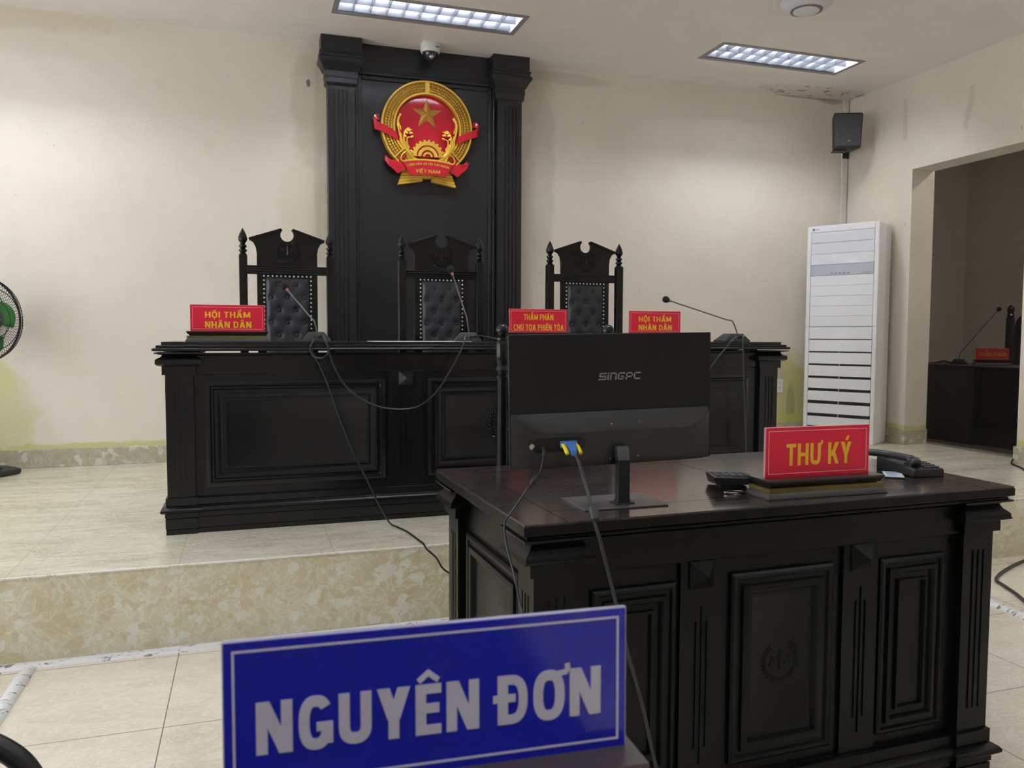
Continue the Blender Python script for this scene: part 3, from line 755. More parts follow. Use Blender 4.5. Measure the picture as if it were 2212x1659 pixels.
# rice stalks curling inside the ring
for s in (-1, 1):
    sk = MB()
    def C(pts_, r0): sk.tube(spline([(s*x, y, z) for x, y, z in pts_], 5), [r0*(1-.75*i/(5*(len(pts_)-1))) for i in range(5*(len(pts_)-1)+1)], 6)
    C([(.10, -.05, -.235), (.15, -.058, -.19), (.19, -.06, -.12), (.215, -.06, -.04), (.225, -.055, .03), (.195, -.05, .085)], .014)
    C([(.13, -.05, -.22), (.165, -.06, -.16), (.18, -.064, -.09), (.165, -.062, -.03), (.115, -.055, -.02)], .012)
    C([(.14, -.05, -.24), (.17, -.06, -.17), (.205, -.062, -.11), (.20, -.06, -.06)], .012)
    C([(.12, -.05, -.245), (.15, -.058, -.15), (.155, -.062, -.09), (.13, -.06, -.075)], .010)
    for q in range(11):
        a = q/10; x = .205+.02*math.sin(a*3); z = -.02+.10*a
        sk.ball((s*(x-.006*(q % 2)), -.058, z), .012, 6, 4, (.6, .6, 1.1), Matrix.Rotation(s*(.4-a), 3, 'Y'))
        x = .17-.05*a; z = -.075+.045*math.sin(a*PI)
        sk.ball((s*x, -.064, z+.012*(q % 2)), .013, 6, 4, (1.1, .6, .6), Matrix.Rotation(-s*(.6-a), 3, 'Y'))
    for (x, z, rr, an) in ((.13, -.2, .05, .9), (.155, -.175, .055, 1.1), (.185, -.16, .05, 1.25), (.105, -.19, .035, .6), (.16, -.13, .04, .8), (.2, -.09, .045, 1.5)):
        sk.ball((s*x, -.056, z), rr, 8, 5, (1, .16, .24), Matrix.Rotation(-(an if s > 0 else PI-an), 3, 'Y'))
    sk.build('rice_stalk', 'gold_paint', E0)
# sheaf at the bottom
sh = MB()
for s in (-1, 1):
    for j in range(5):
        zA, zB = -.345-.016*j, -.345-.0165*j
        f0 = [(s*.035, -.325-.014*j), (s*(.185+.008*j), -.315-.023*j), (s*(.187+.0085*j), -.335-.023*j), (s*.035, -.337-.014*j)]
        if s < 0: f0 = f0[::-1]
        sh.prism(f0[::-1], -.044, 0)
for j in range(5): sh.prism([(-.042+.017*j, -.375), (-.027+.017*j, -.375), (-.027+.017*j, -.325), (-.042+.017*j, -.325)], -.056, 0)
sh.build('sheaf', 'gold_paint', E0)
# ribbons and banner
def strip(top, bot, y0=-.074, th=.012):
    for s in (1, -1):
        rb = MB()
        tp_ = [(s*x, z) for x, z, *_ in top]; bt = [(s*x, z) for x, z, *_ in bot]
        ys_ = [t_[2] if len(t_) > 2 else y0 for t_ in top]
        for i in range(len(tp_)-1):
            vs_ = []
            for (x, z), yy in ((tp_[i], ys_[i]), (tp_[i+1], ys_[i+1]), (bt[i+1], ys_[i+1]), (bt[i], ys_[i])): vs_ += [(x, yy, z), (x, yy+th, z)]
            rb.add(vs_, [(0, 2, 4, 6), (1, 7, 5, 3), (0, 1, 3, 2), (2, 3, 5, 4), (4, 5, 7, 6), (6, 7, 1, 0)])
        rb.build('ribbon', 'emblem_red', E0)
E1 = lambda cx, cyy, *y: em(cx, cyy)+tuple(y)
strip([E1(272, 600, -.03), E1(232, 598, -.03), E1(205, 620, -.036), E1(196, 655, -.05)], [E1(280, 680, -.03), E1(262, 672, -.03), E1(248, 672, -.036), E1(212, 690, -.05)])
strip([E1(197, 648, -.05), E1(228, 690, -.062), E1(300, 735, -.07), E1(400, 785, -.072), E1(492, 838, -.066)], [E1(212, 795, -.05), E1(240, 808, -.062), E1(310, 840, -.07), E1(410, 888, -.072), E1(515, 945, -.066)])
strip([E1(352, 1122, -.03), E1(375, 1150, -.04), E1(425, 1190, -.05), E1(480, 1195, -.058), E1(530, 1165, -.064), E1(590, 1115, -.068), E1(615, 1130, -.07)], [E1(345, 1200, -.03), E1(380, 1220, -.04), E1(430, 1240, -.05), E1(480, 1245, -.058), E1(545, 1225, -.064), E1(575, 1180, -.068), E1(600, 1165, -.07)])
strip([E1(340, 1150, -.06), E1(370, 1195, -.066), E1(430, 1235, -.07), E1(500, 1245, -.074), E1(560, 1225, -.076)], [E1(352, 1205, -.06), E1(385, 1265, -.066), E1(460, 1330, -.07), E1(505, 1378, -.074), E1(612, 1320, -.076)])
bn = MB(); nseg = 16
for i in range(nseg):
    def bp(t_, top):
        u = -1+2*t_
        if top: x = u*.192; z = -.268+.020*(1-u*u)
        else: x = u*.136; z = -.352+.004*(1-u*u)-.004
        return (x, z)
    a0, a1 = i/nseg, (i+1)/nseg
    bn.prism([bp(a0, False), bp(a1, False), bp(a1, True), bp(a0, True)], -.084, -.05)
bn.build('banner', 'emblem_red', E0)
be = MB(); be.tube([(-.192+.384*i/24, -.078, -.262+.020*(1-(-1+2*i/24)**2)) for i in range(25)], .0075, 6)
for s in (-1, 1): be.tube(spline([(s*.192, -.078, -.262), (s*.205, -.078, -.24), (s*.188, -.076, -.205), (s*.16, -.076, -.185), (s*.178, -.074, -.168), (s*.21, -.07, -.195), (s*.245, -.068, -.232)], 4), .005, 6)
be.build('banner_edge', 'gold_paint', E0)
lt = lettering('CỘNG HÒA XÃ HỘI CHỦ NGHĨA', .325, .0165, .002, .025, 1.02)
lt.v = [(x*(1-.02), y-.0845, z-.2855+.018*(1-(x/.16)**2)-.004) for x, y, z in lt.v]
lt.build('upper_lettering', 'gold_paint', E0, smooth=False)
lettering('VIỆT NAM', .185, .026, .002, .012, 1.08).xf(T((-.004, -.0845, -.325))).build('lower_lettering', 'gold_paint', E0, smooth=False)
tag(E0, 'round red and gold national emblem with star, gear and ribbon on the black panel', 'emblem')

# ------------------------------------------------------------------ ceiling devices
dc = empty('dome_camera', (1.309, 5.955, HC))
MB().lathe([(.072, 0), (.074, -.004), (.074, -.050), (.068, -.062), (.060, -.064), (0, -.064)], 32).build('housing', 'white_plastic', dc)
MB().lathe([(.058, -.064), (.056, -.080), (.046, -.100), (.028, -.115), (0, -.121)], 28).build('dome', 'dome_glass', dc)
MB().ball((0, -.034, -.098), .020, 12, 8).build('lens', 'chrome', dc)
MB().box(.022, .052, -.0755, -.066, -.040, -.032).build('badge', 'grey_mark', dc)
tag(dc, 'white dome security camera on the ceiling in front of the black panel', 'camera')
ap = empty('ceiling_speaker', (3.40, 4.42, HC))
MB().lathe([(.150, 0), (.163, -.012), (.160, -.030), (.135, -.055), (.105, -.066), (0, -.066)], 40).build('body', 'ceiling_device', ap)
MB().lathe([(.098, -.066), (.098, -.070), (.078, -.070), (.078, -.066)], 40).build('ring', 'device_ring', ap)
MB().lathe([(.080, -.066), (.080, -.074), (.070, -.080), (0, -.083)], 36).build('disc', 'ceiling_device', ap)
tag(ap, 'round white ceiling device with a grey ring, at the top edge', 'ceiling device')

# ------------------------------------------------------------------ loudspeaker and conduit in the corner
sk_ = empty('loudspeaker', (4.935, 5.86, 2.835), math.radians(-22))
loops = []
for z, wd_, yo in ((0, .105, .02), (.012, .112, .004), (.285, .122, 0), (.297, .118, .010)):
    loops.append([(-wd_, -.085+yo, z), (-wd_*.8, -.10+yo, z), (wd_*.8, -.10+yo, z), (wd_, -.085+yo, z), (wd_*.7, .08, z), (-wd_*.7, .08, z)])
MB().loft(loops).build('cabinet', 'speaker_case', sk_, bevel=.004)
MB().loft([[(-.098, -.104+.004, .014), (.098, -.104+.004, .014), (.104, -.104, .282), (-.104, -.104, .282)], [(-.094, -.108+.004, .018), (.094, -.108+.004, .018), (.100, -.108, .278), (-.100, -.108, .278)]][::-1]).build('grille', 'grille_metal', sk_)
MB().box(-.011, .011, -.1095, -.106, .052, .066).build('badge', 'logo_grey', sk_)
MB().box(-.10, .0, -.05, .05, -.012, -.004).tube([(-.02, .02, -.008), (.03, .14, .02), (.119, .335, .06)], .012, 8).xf(Matrix()).build('bracket', 'black_plastic', sk_)
MB().box(-.03, .03, -.012, -.001, -.06, .06).xf(RZ(math.radians(22))).xf(T((.119, .339, .06))).build('wall_plate', 'black_plastic', sk_)
tag(sk_, 'black box loudspeaker mounted high in the corner', 'loudspeaker')
tag(MB().box(5.142, 5.204, YB-.022, YB, HP+BH, HC).build('wall_conduit', 'conduit_white', bevel=.006), 'white vertical cable duct running up the corner behind the loudspeaker', 'cable duct')

# ------------------------------------------------------------------ clear tape left on the right wall
def tape(pts, wd_, lab, crumple=0):
    m = MB(); n = 14; vs_ = []
    for i in range(n+1):
        t_ = i/n; y = pts[0][0]+(pts[1][0]-pts[0][0])*t_; z = pts[0][1]+(pts[1][1]-pts[0][1])*t_
        o = .0012+crumple*abs(math.sin(t_*9))*(.5+.5*math.sin(t_*23))
        vs_ += [(XR-o, y-wd_/2, z), (XR-o*.6-.0006, y+wd_/2, z)]
    m.add(vs_, [(2*i, 2*i+1, 2*i+3, 2*i+2) for i in range(n)])
    o = m.build('tape_strip', 'clear_tape'); tag(o, lab, 'tape', 'clear tape strips on the side wall'); return o
tape([(5.838, 3.06), (5.832, 2.83)], .05, 'faint upright strip of clear tape on the wall, nearest the loudspeaker')
tape([(5.478, 3.19), (5.466, 2.858)], .05, 'upright strip of clear tape, middle of three on the wall')
tape([(4.806, 3.12), (4.871, 2.805)], .05, 'crumpled slanting strip of clear tape high above the doorway', .012)

# ------------------------------------------------------------------ floor-standing air conditioner, set across the corner
ac = empty('air_conditioner', (4.783, 5.675, HP), math.atan2(-.873, .487))
aw, ah, ad = .300, 1.848, .30          # half width, height, depth; front at local y = 0 facing -y
MB().box(-aw, aw, .012, ad, 0, ah).build('cabinet', 'ac_white', ac, bevel=.008)
fr = MB().box(-aw, -aw+.034, 0, .012, 0, ah).box(aw-.034, aw, 0, .012, 0, ah).box(-aw+.034, aw-.034, 0, .012, ah-.055, ah).box(-aw+.034, aw-.034, 0, .012, 0, .10)
fr.build('front_frame', 'ac_white', ac, bevel=.004)
z = ah-.057; hh = .093
for i in range(3):
    MB().box(-aw+.037, aw-.037, .002, .012, z-hh+.004, z).build('upper_louvre', 'ac_white', ac, bevel=.003); z -= hh
MB().box(-aw+.037, aw-.037, .001, .012, z-.092+.003, z).build('display_band', 'ac_silver', ac, bevel=.002)
ic = MB()
for i in range(5): ic.box(-.09+.035*i, -.075+.035*i, .0002, .001, z-.078, z-.068)
ic.box(.165, .250, .0002, .001, z-.078, z-.073).build('display_icons', 'grey_mark', ac); z -= .092
for i in range(5):
    MB().box(-aw+.037, aw-.037, .003, .012, z-.086+.002, z).build('front_panel', 'ac_white', ac, bevel=.0015); z -= .0862
MB().box(-aw, aw, -.0008, .012, z-.003, z).build('seam', 'ac_silver', ac); z -= .004
MB().box(-aw+.034, aw-.034, .0112, .0119, .10, z).build('intake_shade_sheet', 'ac_gap_shade', ac)  # dark sheet on the closed cabinet front, standing for shade between slats
sl_h = (z-.10)/8.0
for i in range(8):
    gap = .007+.0042*min(i, 5); zb_ = z-sl_h+gap
    MB().loft([[(-aw+.037, .0008, zb_), (aw-.037, .0008, zb_), (aw-.037, .0116, zb_), (-aw+.037, .0116, zb_)], [(-aw+.037, .0008, z-.003), (aw-.037, .0008, z-.003), (aw-.037, .0116, z), (-aw+.037, .0116, z)]]).build('intake_slat', 'ac_white', ac)
    if i > 0: MB().box(-.003, .003, .006, .0114, z-sl_h, zb_).build('mullion', 'ac_silver', ac)
    z -= sl_h
MB().lathe([(0, 0), (.011, 0), (.011, .0012), (0, .0012)], 18, (-aw+.055, 0, ah-.030), 'y').build('round_logo', 'grey_mark', ac)
lettering('LG', .024, .014, .001, .03).xf(T((-aw+.086, -.0002, ah-.030))).build('lettering', 'grey_mark', ac, smooth=False)
flm = MB(); nn = 14; vs_ = []
for i in range(nn+1):
    for j in range(7):
        x = -aw+.04+(2*aw-.08)*i/nn; zz_ = ah-.060-.27*j/6
        vs_.append((x, -.0015-.006*abs(math.sin(3*x*8+j*2.3)*math.cos(j*1.7+x*9)), zz_))
flm.add(vs_, [(i*7+j, i*7+j+1, (i+1)*7+j+1, (i+1)*7+j) for i in range(nn) for j in range(6)])
flm.build('protective_film', 'film', ac, label='wrinkled clear protective film')
tag(ac, 'tall white floor standing air conditioner in the corner beside the doorway', 'air conditioner')

# socket on the back wall
so = empty('wall_socket', (4.537, YB, .785))
MB().box(-.036, .036, -.009, 0, -.060, .060).build('face_plate', 'white_plastic', so, bevel=.003)
for zc in (.024, -.020):
    h_ = MB()
    for (x, z) in ((-.009, .006), (.009, .006), (0, -.008)): h_.box(x-.0025, x+.0025, -.0096, -.008, zc+z-.004, zc+z+.004)
    h_.build('socket_holes', 'black_plastic', so)
tag(so, 'white double power socket on the stained wall beside the bench', 'socket')

# ------------------------------------------------------------------ smoked glass door and the dim room behind it
XD = 5.452
struct(MB().box(XD-.006, XD+.006, D0-.06, D1+.0, HP+.002, DZ).build('door_1', 'smoked_glass', smooth=False))
hg = MB().box(XD-.02, XD+.02, D0+.02, D0+.055, HP+.05, HP+.11).box(XD-.02, XD+.02, D0+.02, D0+.06, HP+.012, HP+.035)
tag(hg.build('door_hinge', 'chrome', bevel=.003), 'small metal floor hinge at the foot of the smoked glass door', 'hinge')
RX0, RX1, RY0, RY1 = XR+.23, 8.2, 3.6, 7.6
struct(MB().box(RX0, RX1, RY0, RY1, HP-.1, HP).build('floor_far_room', 'far_wall', smooth=False))
struct(MB().box(RX0, RX1, RY0, RY1, HC, HC+.02).build('ceiling_far_room', 'far_wall', smooth=False))
struct(MB().box(RX1, RX1+.1, RY0, RY1, HP-.1, HC).box(RX0-.0, RX1, RY1, RY1+.1, HP-.1, HC).box(RX0, RX1, RY0-.1, RY0, HP-.1, HC).box(RX0, RX0+.01, YB+.2, RY1, HP-.1, HC).build('wall_far_room', 'far_wall', smooth=False))
fl_ = empty('far_room_fill', (6.35, 4.35, HC))  # added lamp, unseen, to brighten the room behind the glass
MB().lathe([(.14, 0), (.14, -.03), (.12, -.05), (0, -.055)], 28).build('diffuser', 'side_fill', fl_)
tag(fl_, 'added round fill lamp on the side room ceiling, hidden from view', 'ceiling lamp')
cb = empty('side_desk', (5.80, 5.265, HP))
MB().box(0, .5, -1.2, -.07, 0, .645).build('body', 'far_cabinet', cb)
MB().box(-.06, .5, -.07, .80, 0, .645).build('side_body', 'far_cabinet_face', cb)
MB().box(-.07, .52, -1.22, .82, .645, .662).build('tabletop', 'far_cabinet', cb, bevel=.003)
tag(cb, 'dark desk in the dim room behind the smoked glass door', 'desk')
# chair behind that desk
fc = empty('side_chair', (6.75, 5.52, HP), math.radians(-90))
for s in (-1, 1):
    MB().box(s*.23-.028, s*.23+.028, 0, .05, 0, 1.08).build('post', 'black_wood_lit', fc, bevel=.004)
    MB().lathe([(.026, 0), (.034, .02), (.024, .04), (.032, .06), (.03, .09), (.012, .115), (0, .12)], 14, (s*.23, .025, 1.08)).build('finial', 'black_wood_lit', fc)
    MB().box(s*.22-.02, s*.22+.02, -.42, -.38, 0, .42).build('leg', 'black_wood_lit', fc)
arc_ = [(.17, .5), (.17, 1.0)]+[(.17*math.cos(PI*i/14), 1.0+.13*math.sin(PI*i/14)) for i in range(1, 14)]+[(-.17, 1.0), (-.17, .5)]
MB().prism(arc_, .01, .04).build('backrest', 'black_wood_lit', fc)
MB().box(-.24, .24, -.44, .02, .40, .46).build('seat', 'black_wood_lit', fc, bevel=.01)
tag(fc, 'dark wooden chair silhouette in the room behind the smoked glass door', 'chair')

# ------------------------------------------------------------------ name plates
def nameplate(lines, w, h, lab, loc, rz, plate='sign_red', edge='sign_edge', line='sign_pink_line', letters='sign_yellow', group=None, base_h=.049, over=.012, cap='plate_base', bd=.085, yoff=0.0, tilt=0.0, thick=.006, border=.010, lw=.0016, strip='gold_strip', foot='plate_base_grey'):
    t = empty('nameplate', loc, rz)
    b0, b1, b2 = base_h*.34, base_h*.56, base_h
    hw = w/2+over
    b = empty
    MB().rect(-hw-.004, hw+.004, -bd/2, bd/2, [(0, .004), (b0*.25, .004), (b0, -.004)]).build('base_foot', foot, t, bevel=.001)
    MB().rect(-hw-.001, hw+.001, -bd/2+.004, bd/2-.004, [(b0, 0), (b1, 0)]).build('base_band', strip, t)
    MB().rect(-hw, hw, -bd/2+.006, bd/2-.006, [(b1, -.010), (b1+.004, -.008), (b2-.010, 0), (b2-.004, .004), (b2, .004)]).build('base_cap', cap, t, bevel=.0008)
    mt = T((0, yoff, b2-.004)) @ RX(tilt)
    pl_ = MB().box(-w/2, w/2, -thick/2, thick/2, 0, h).xf(mt).build('plate', edge, t, bevel=.0008)
    MB().box(-w/2+.0012, w/2-.0012, -thick/2-.0007, -thick/2, .002, h-.0012).xf(mt).build('face', plate, pl_)
    f_ = MB(); yb, ya = -thick/2-.0007, -thick/2-.0011
    x0, x1, z0, z1 = -w/2+border, w/2-border, border+.003, h-border
    for (p0, p1, q0, q1) in ((x0, x1, z0, z0+lw), (x0, x1, z1-lw, z1), (x0, x0+lw, z0+lw, z1-lw), (x1-lw, x1, z0+lw, z1-lw)): f_.box(p0, p1, ya, yb, q0, q1)
    f_.xf(mt).build('border_line', line, pl_, smooth=False)
    for (tx, tw, th, zc, xc, bo, tk) in lines:
        lettering(tx, tw, th, .0006, bo, tk).xf(mt @ T((xc, yb, zc))).build('lettering', letters, pl_, smooth=False)
    tag(t, lab, 'nameplate', group)
    return t
BZ = HP+BHt; G = 'red nameplates on the bench'
L1 = [('HỘI THẨM', .200, .028, .0805, 0, .035, 1.06), ('NHÂN DÂN', .205, .030, .0345, .002, .04, 1.06)]
nameplate(L1, .330, .127, 'red HỘI THẨM nameplate at the bench end nearest the fan', (-.085, 4.02, BZ), math.radians(-.3), group=G)
nameplate(L1, .318, .125, 'red HỘI THẨM nameplate beside the sideways leaning microphone', (2.145, 4.02, BZ), 0, group=G)
nameplate([('THẨM PHÁN', .166, .030, .0845, 0, .03, 1.02), ('CHỦ TỌA PHIÊN TÒA', .280, .030, .0315, .002, .03, 1.0)], .326, .127, 'red THẨM PHÁN CHỦ TỌA PHIÊN TÒA nameplate on the bench', (1.460, 4.02, BZ), 0, group=G)
nameplate([('THƯ KÝ', .194, .055, .059, .002, .03, 1.02)], .311, .129, 'red THƯ KÝ nameplate with black and gold base on the secretary desk', (1.366, 1.690, DH), math.radians(-.8), base_h=.046, bd=.095, border=.009, thick=.007)
nameplate([('THẨM PHÁN', .205, .036, .050, 0, .03, 1.0)], .248, .101, 'dim red THẨM PHÁN nameplate seen through the smoked glass door', (5.98, 5.235, HP+.662), math.radians(-36))
# blue plate in the foreground, on the plaintiff's table
pt_ = empty('plaintiff_table', (-.12, .30, 0))
MB().box(-.62, .432, -.32, .352, .80, .834).build('tabletop', 'desk_top_wood', pt_, bevel=.004)
for (x, y) in ((-.56, -.27), (.38, -.27), (-.56, .29), (.38, .29)): MB().box(x-.03, x+.03, y-.03, y+.03, 0, .80).build('leg', 'black_wood_lit', pt_)
tag(pt_, 'dark wooden table below the lower edge, under the blue nameplate', 'table')
nameplate([('NGUYÊN', .172, .0405, .0548, -.052, .045, 1.0), ('ĐƠN', .089, .0405, .0548, .094, .045, .98)], .324, .123, 'large blue NGUYÊN ĐƠN nameplate with white letters in the foreground', (.1395, .617, .834), math.radians(-3.1),
          plate='sign_blue', edge='acrylic_edge', line='sign_white', letters='sign_white', base_h=.0505, over=.003, bd=.075, border=.0072, lw=.0019, thick=.005, cap='plate_base_brown', tilt=math.radians(-1.0))

# ------------------------------------------------------------------ microphones on the bench
def microphone(loc, rz, head, lab, bend, group='gooseneck microphones', bw=.068, scale=1.0, mesh=True):
    t = empty('microphone', loc, rz)
    MB().loft([[(-bw, -.06, 0), (bw, -.06, 0), (bw, .06, 0), (-bw, .06, 0)], [(-bw, -.06, .008), (bw, -.06, .008), (bw, .06, .008), (-bw, .06, .008)],
               [(-bw*.52, -.045, .048), (bw*.52, -.045, .048), (bw*.52, .02, .048), (-bw*.52, .02, .048)]]).build('base', 'mic_plastic', t, bevel=.0025)
    for x in (-.018, .012):
        MB().lathe([(.0045, 0), (.0045, .012)], 10, (x, -.052, .024), 'y').build('cable_socket', 'black_plastic', t)
    p0 = Vector((bend[0], -.015, .046)); hd = Vector(head)
    path = spline([p0, p0+Vector((bend[1], .0, bend[2])), p0+Vector((bend[1], 0, bend[2]))+(hd-(p0+Vector((bend[1], 0, bend[2]))))*.12, p0+(hd-p0)*.6+Vector((bend[1]*.4, 0, bend[2]*.4)), hd], 6)
    MB().tube(path, .0036, 8).build('gooseneck', 'gooseneck_metal', t)
    d = (path[-1]-path[-4]).normalized(); q = d.to_track_quat('Z', 'Y').to_matrix().to_4x4()
    mt = T(hd) @ q
    MB().lathe([(.004, -.012), (.0065, -.008), (.0075, .003), (.006, .006)], 14).xf(mt).build('ring', 'mic_ring_red', t)
    MB().lathe([(.006, .002), (.014, .008), (.0185, .020), (.0185, .030), (.013, .040), (0, .044)], 18).xf(mt).build('windscreen', 'foam', t)
    tag(t, lab, 'microphone', group)
    return t
microphone((.322, 4.06, BZ), math.radians(-6), (-.140, .06, .255), 'black gooseneck microphone in front of the first chair, cable coiled below', (.004, -.012, .05))
microphone((1.085, 4.06, BZ), math.radians(-10), (-.075, .06, .355), 'black gooseneck microphone in front of the middle chair', (.006, -.012, .08))
microphone((2.665, 4.06, BZ), math.radians(4), (-.385, .06, .232), 'black gooseneck microphone at the far bench end, leaning sideways', (.028, -.035, .07), bw=.085)
microphone((5.93, 5.52, HP+.662), math.radians(-50), (.27, .05, .46), 'dim gooseneck microphone seen through the smoked glass door', (0, .01, .06))

def cable(name, pts, r, lab, mat='cable_rubber', n=8):
    m = MB().tube(spline(pts, n), r, 8); o = m.build(name, mat); tag(o, lab, 'cable'); return o
coil = []
for i in range(0, 33):
    a = PI*.75+2*PI*i/15.0; rr = .044-.0045*(i/32)
    coil.append((.318+rr*math.cos(a), 3.838-.010*math.sin(i*.39)-.004*(i/32), 1.163+rr*math.sin(a)))
cable('microphone_cable', [(.305, 4.003, 1.222), (.296, 3.93, 1.222), (.290, 3.848, 1.205)]+coil+[(.300, 3.835, 1.118), (.316, 3.835, 1.09), (.358, 3.832, .985), (.410, 3.83, .826), (.468, 3.825, .672), (.52, 3.82, .563), (.575, 3.81, .44), (.625, 3.78, .345), (.655, 3.72, .332), (.681, 3.62, .332), (.700, 3.46, .332), (.708, 3.385, .332), (.714, 3.347, .318), (.751, 3.335, .283), (.781, 3.335, .233), (.825, 3.335, .198), (.871, 3.335, .163), (.95, 3.30, .10), (1.05, 3.22, .02), (1.15, 3.18, .006)], .0042,
      'black cable coiled at the bench edge and running down to the platform step')
cable('microphone_cable', [(.334, 4.003, 1.222), (.338, 3.90, 1.228), (.346, 3.826, 1.200), (.355, 3.806, 1.160), (.379, 3.82, 1.086), (.442, 3.84, .981), (.550, 3.84, .905), (.660, 3.84, .876), (.772, 3.84, .884), (.863, 3.84, .947), (.933, 3.84, 1.048), (.984, 3.84, 1.138), (1.008, 3.846, 1.19), (1.030, 3.90, 1.222), (1.065, 4.0, 1.222)], .0042,
      'black cable hanging in a loop between the two nearest microphones')
cable('microphone_cable', [(1.098, 4.004, 1.222), (1.115, 3.985, 1.228), (1.16, 3.965, 1.222), (1.24, 3.93, 1.206), (1.30, 3.90, 1.203), (1.36, 3.88, 1.203)], .0042, 'black cable lying on the bench top beside the secretary chair post')
cable('microphone_cable', [(2.648, 4.001, 1.222), (2.60, 3.92, 1.222), (2.520, 3.846, 1.20), (2.488, 3.842, 1.165), (2.45, 3.842, 1.128), (2.40, 3.842, 1.069), (2.33, 3.842, 1.0), (2.26, 3.842, .95)], .0042, 'black cable slanting behind the monitor from the far microphone')
cable('microphone_cable', [(2.678, 4.001, 1.222), (2.66, 3.93, 1.232), (2.60, 3.852, 1.222), (2.592, 3.838, 1.180), (2.600, 3.838, 1.04), (2.611, 3.838, .836), (2.626, 3.838, .59), (2.63, 3.84, .42), (2.64, 3.82, .34), (2.72, 3.78, .332), (2.9, 3.76, .332)], .0042, 'black cable hanging straight down the far end of the bench')
cable('microphone_cable', [(5.86, 5.53, HP+.675), (5.84, 5.60, HP+.69), (5.86, 5.68, HP+.675), (5.89, 5.75, HP+.668)], .006, 'dim cable beside the microphone behind the smoked glass')

# sheet of paper on the bench
pp = MB().box(-.24, .24, -.15, .15, 0, .0025).xf(T((.84, 4.12, BZ)) @ RZ(.03)).build('paper_sheet', 'paper', smooth=False)
tag(pp, 'thin white paper lying on the bench between the two nearest microphones', 'paper')

# ------------------------------------------------------------------ secretary's chair behind the desk
sc_ = empty('secretary_chair', (1.018, 2.62, 0))
for s in (-1, 1):
    x = s*.196
    MB().lathe([(.020, 0), (.020, .42), (.019, .80), (.018, 1.08), (.0215, 1.085), (.0215, 1.092), (.015, 1.096), (.018, 1.104), (.0225, 1.114), (.018, 1.124), (.0165, 1.128), (.021, 1.134), (.0225, 1.16), (.021, 1.20), (.017, 1.212), (.021, 1.216), (.0205, 1.222), (.011, 1.226), (.018, 1.234), (.0225, 1.246), (.019, 1.260), (.010, 1.268), (0, 1.27)], 18, (x, 0, 0)).build('back_post', 'black_wood_lit', sc_)
    MB().box(x-.02, x+.02, .38, .42, 0, .42).build('leg', 'black_wood_lit', sc_, bevel=.004)
MB().box(-.19, .19, -.012, .012, .98, 1.04).build('top_rail', 'black_wood_lit', sc_, bevel=.005)
MB().box(-.10, .10, -.008, .008, .50, .98).build('splat', 'black_wood_lit', sc_, bevel=.003)
MB().box(-.225, .225, -.03, .44, .42, .46).build('seat', 'black_wood_lit', sc_, bevel=.01)
tag(sc_, 'dark wooden chair with round ball topped posts behind the monitor', 'chair')

# ------------------------------------------------------------------ monitor, seen from behind
mo = empty('monitor', (.832, 1.757, DH), math.radians(0))
MR = RY(math.radians(-.9))
hw, zb, zt_ = .264, .092, .402
fv = T((0, 0, .245)) @ MR @ T((0, 0, -.245))
MB().box(-hw, hw, .0, .008, zb, zt_).xf(fv).build('panel_shell', 'monitor_plastic', mo, bevel=.002)
MB().box(-hw+.004, hw-.004, .008, .0095, zb+.006, zt_-.004).xf(fv).build('screen', 'dome_glass', mo)
# bulged lower housing: top slopes out from the shell, sides curve in
nx = 24; ch_ = MB(); loops = []
zc0, zc1 = zb-.002, zb+.126
for i in range(nx+1):
    x = -hw+.003+(2*hw-.012)*i/nx; u = max(0.0, min(1, (hw-.004-abs(x))/.085)); b = .030*math.sin(u*PI/2)**.8
    sl = .040*max(0.0, math.sin(u*PI/2))
    lz0 = zc0+.0
    loops.append([(x, 0, lz0), (x, -.003-b*.75, lz0+.003), (x, -.003-b, lz0+.03), (x, -.003-b, zc1-.012-sl+.008), (x, -.002-b*.45, zc1-.006-sl*.45), (x, -.0035, zc1), (x, 0, zc1)])
ch_.loft(loops).xf(fv).build('lower_housing', 'monitor_chin_plastic', mo)
yb = -.0335
rc = MB(); pts_ = []
for i in range(24):
    a = 2*PI*i/24; pts_.append((-.158+(.052 if math.cos(a) > 0 else -.048)+.017*math.cos(a), .148+.0165*math.sin(a)))
rc.prism(pts_, yb-.0004, yb+.003).xf(fv).build('port_recess', 'groove_black', mo)
MB().lathe([(.0065, 0), (.0065, .003), (.0045, .0035), (.004, .001), (0, .001)], 16, (-.2225, yb, .147), 'y').xf(fv).build('power_button', 'chrome', mo)
MB().box(-.144, -.130, yb-.0012, yb, .143, .148).xf(fv).build('video_port', 'grey_mark', mo)
for (x, z) in ((-.023, .190), (.050, .192), (-.026, .108), (.046, .111)):
    MB().lathe([(.0016, 0), (.0016, .001), (0, .0012)], 8, (x, yb+.0002, z), 'y').xf(fv).build('screw', 'chrome', mo)
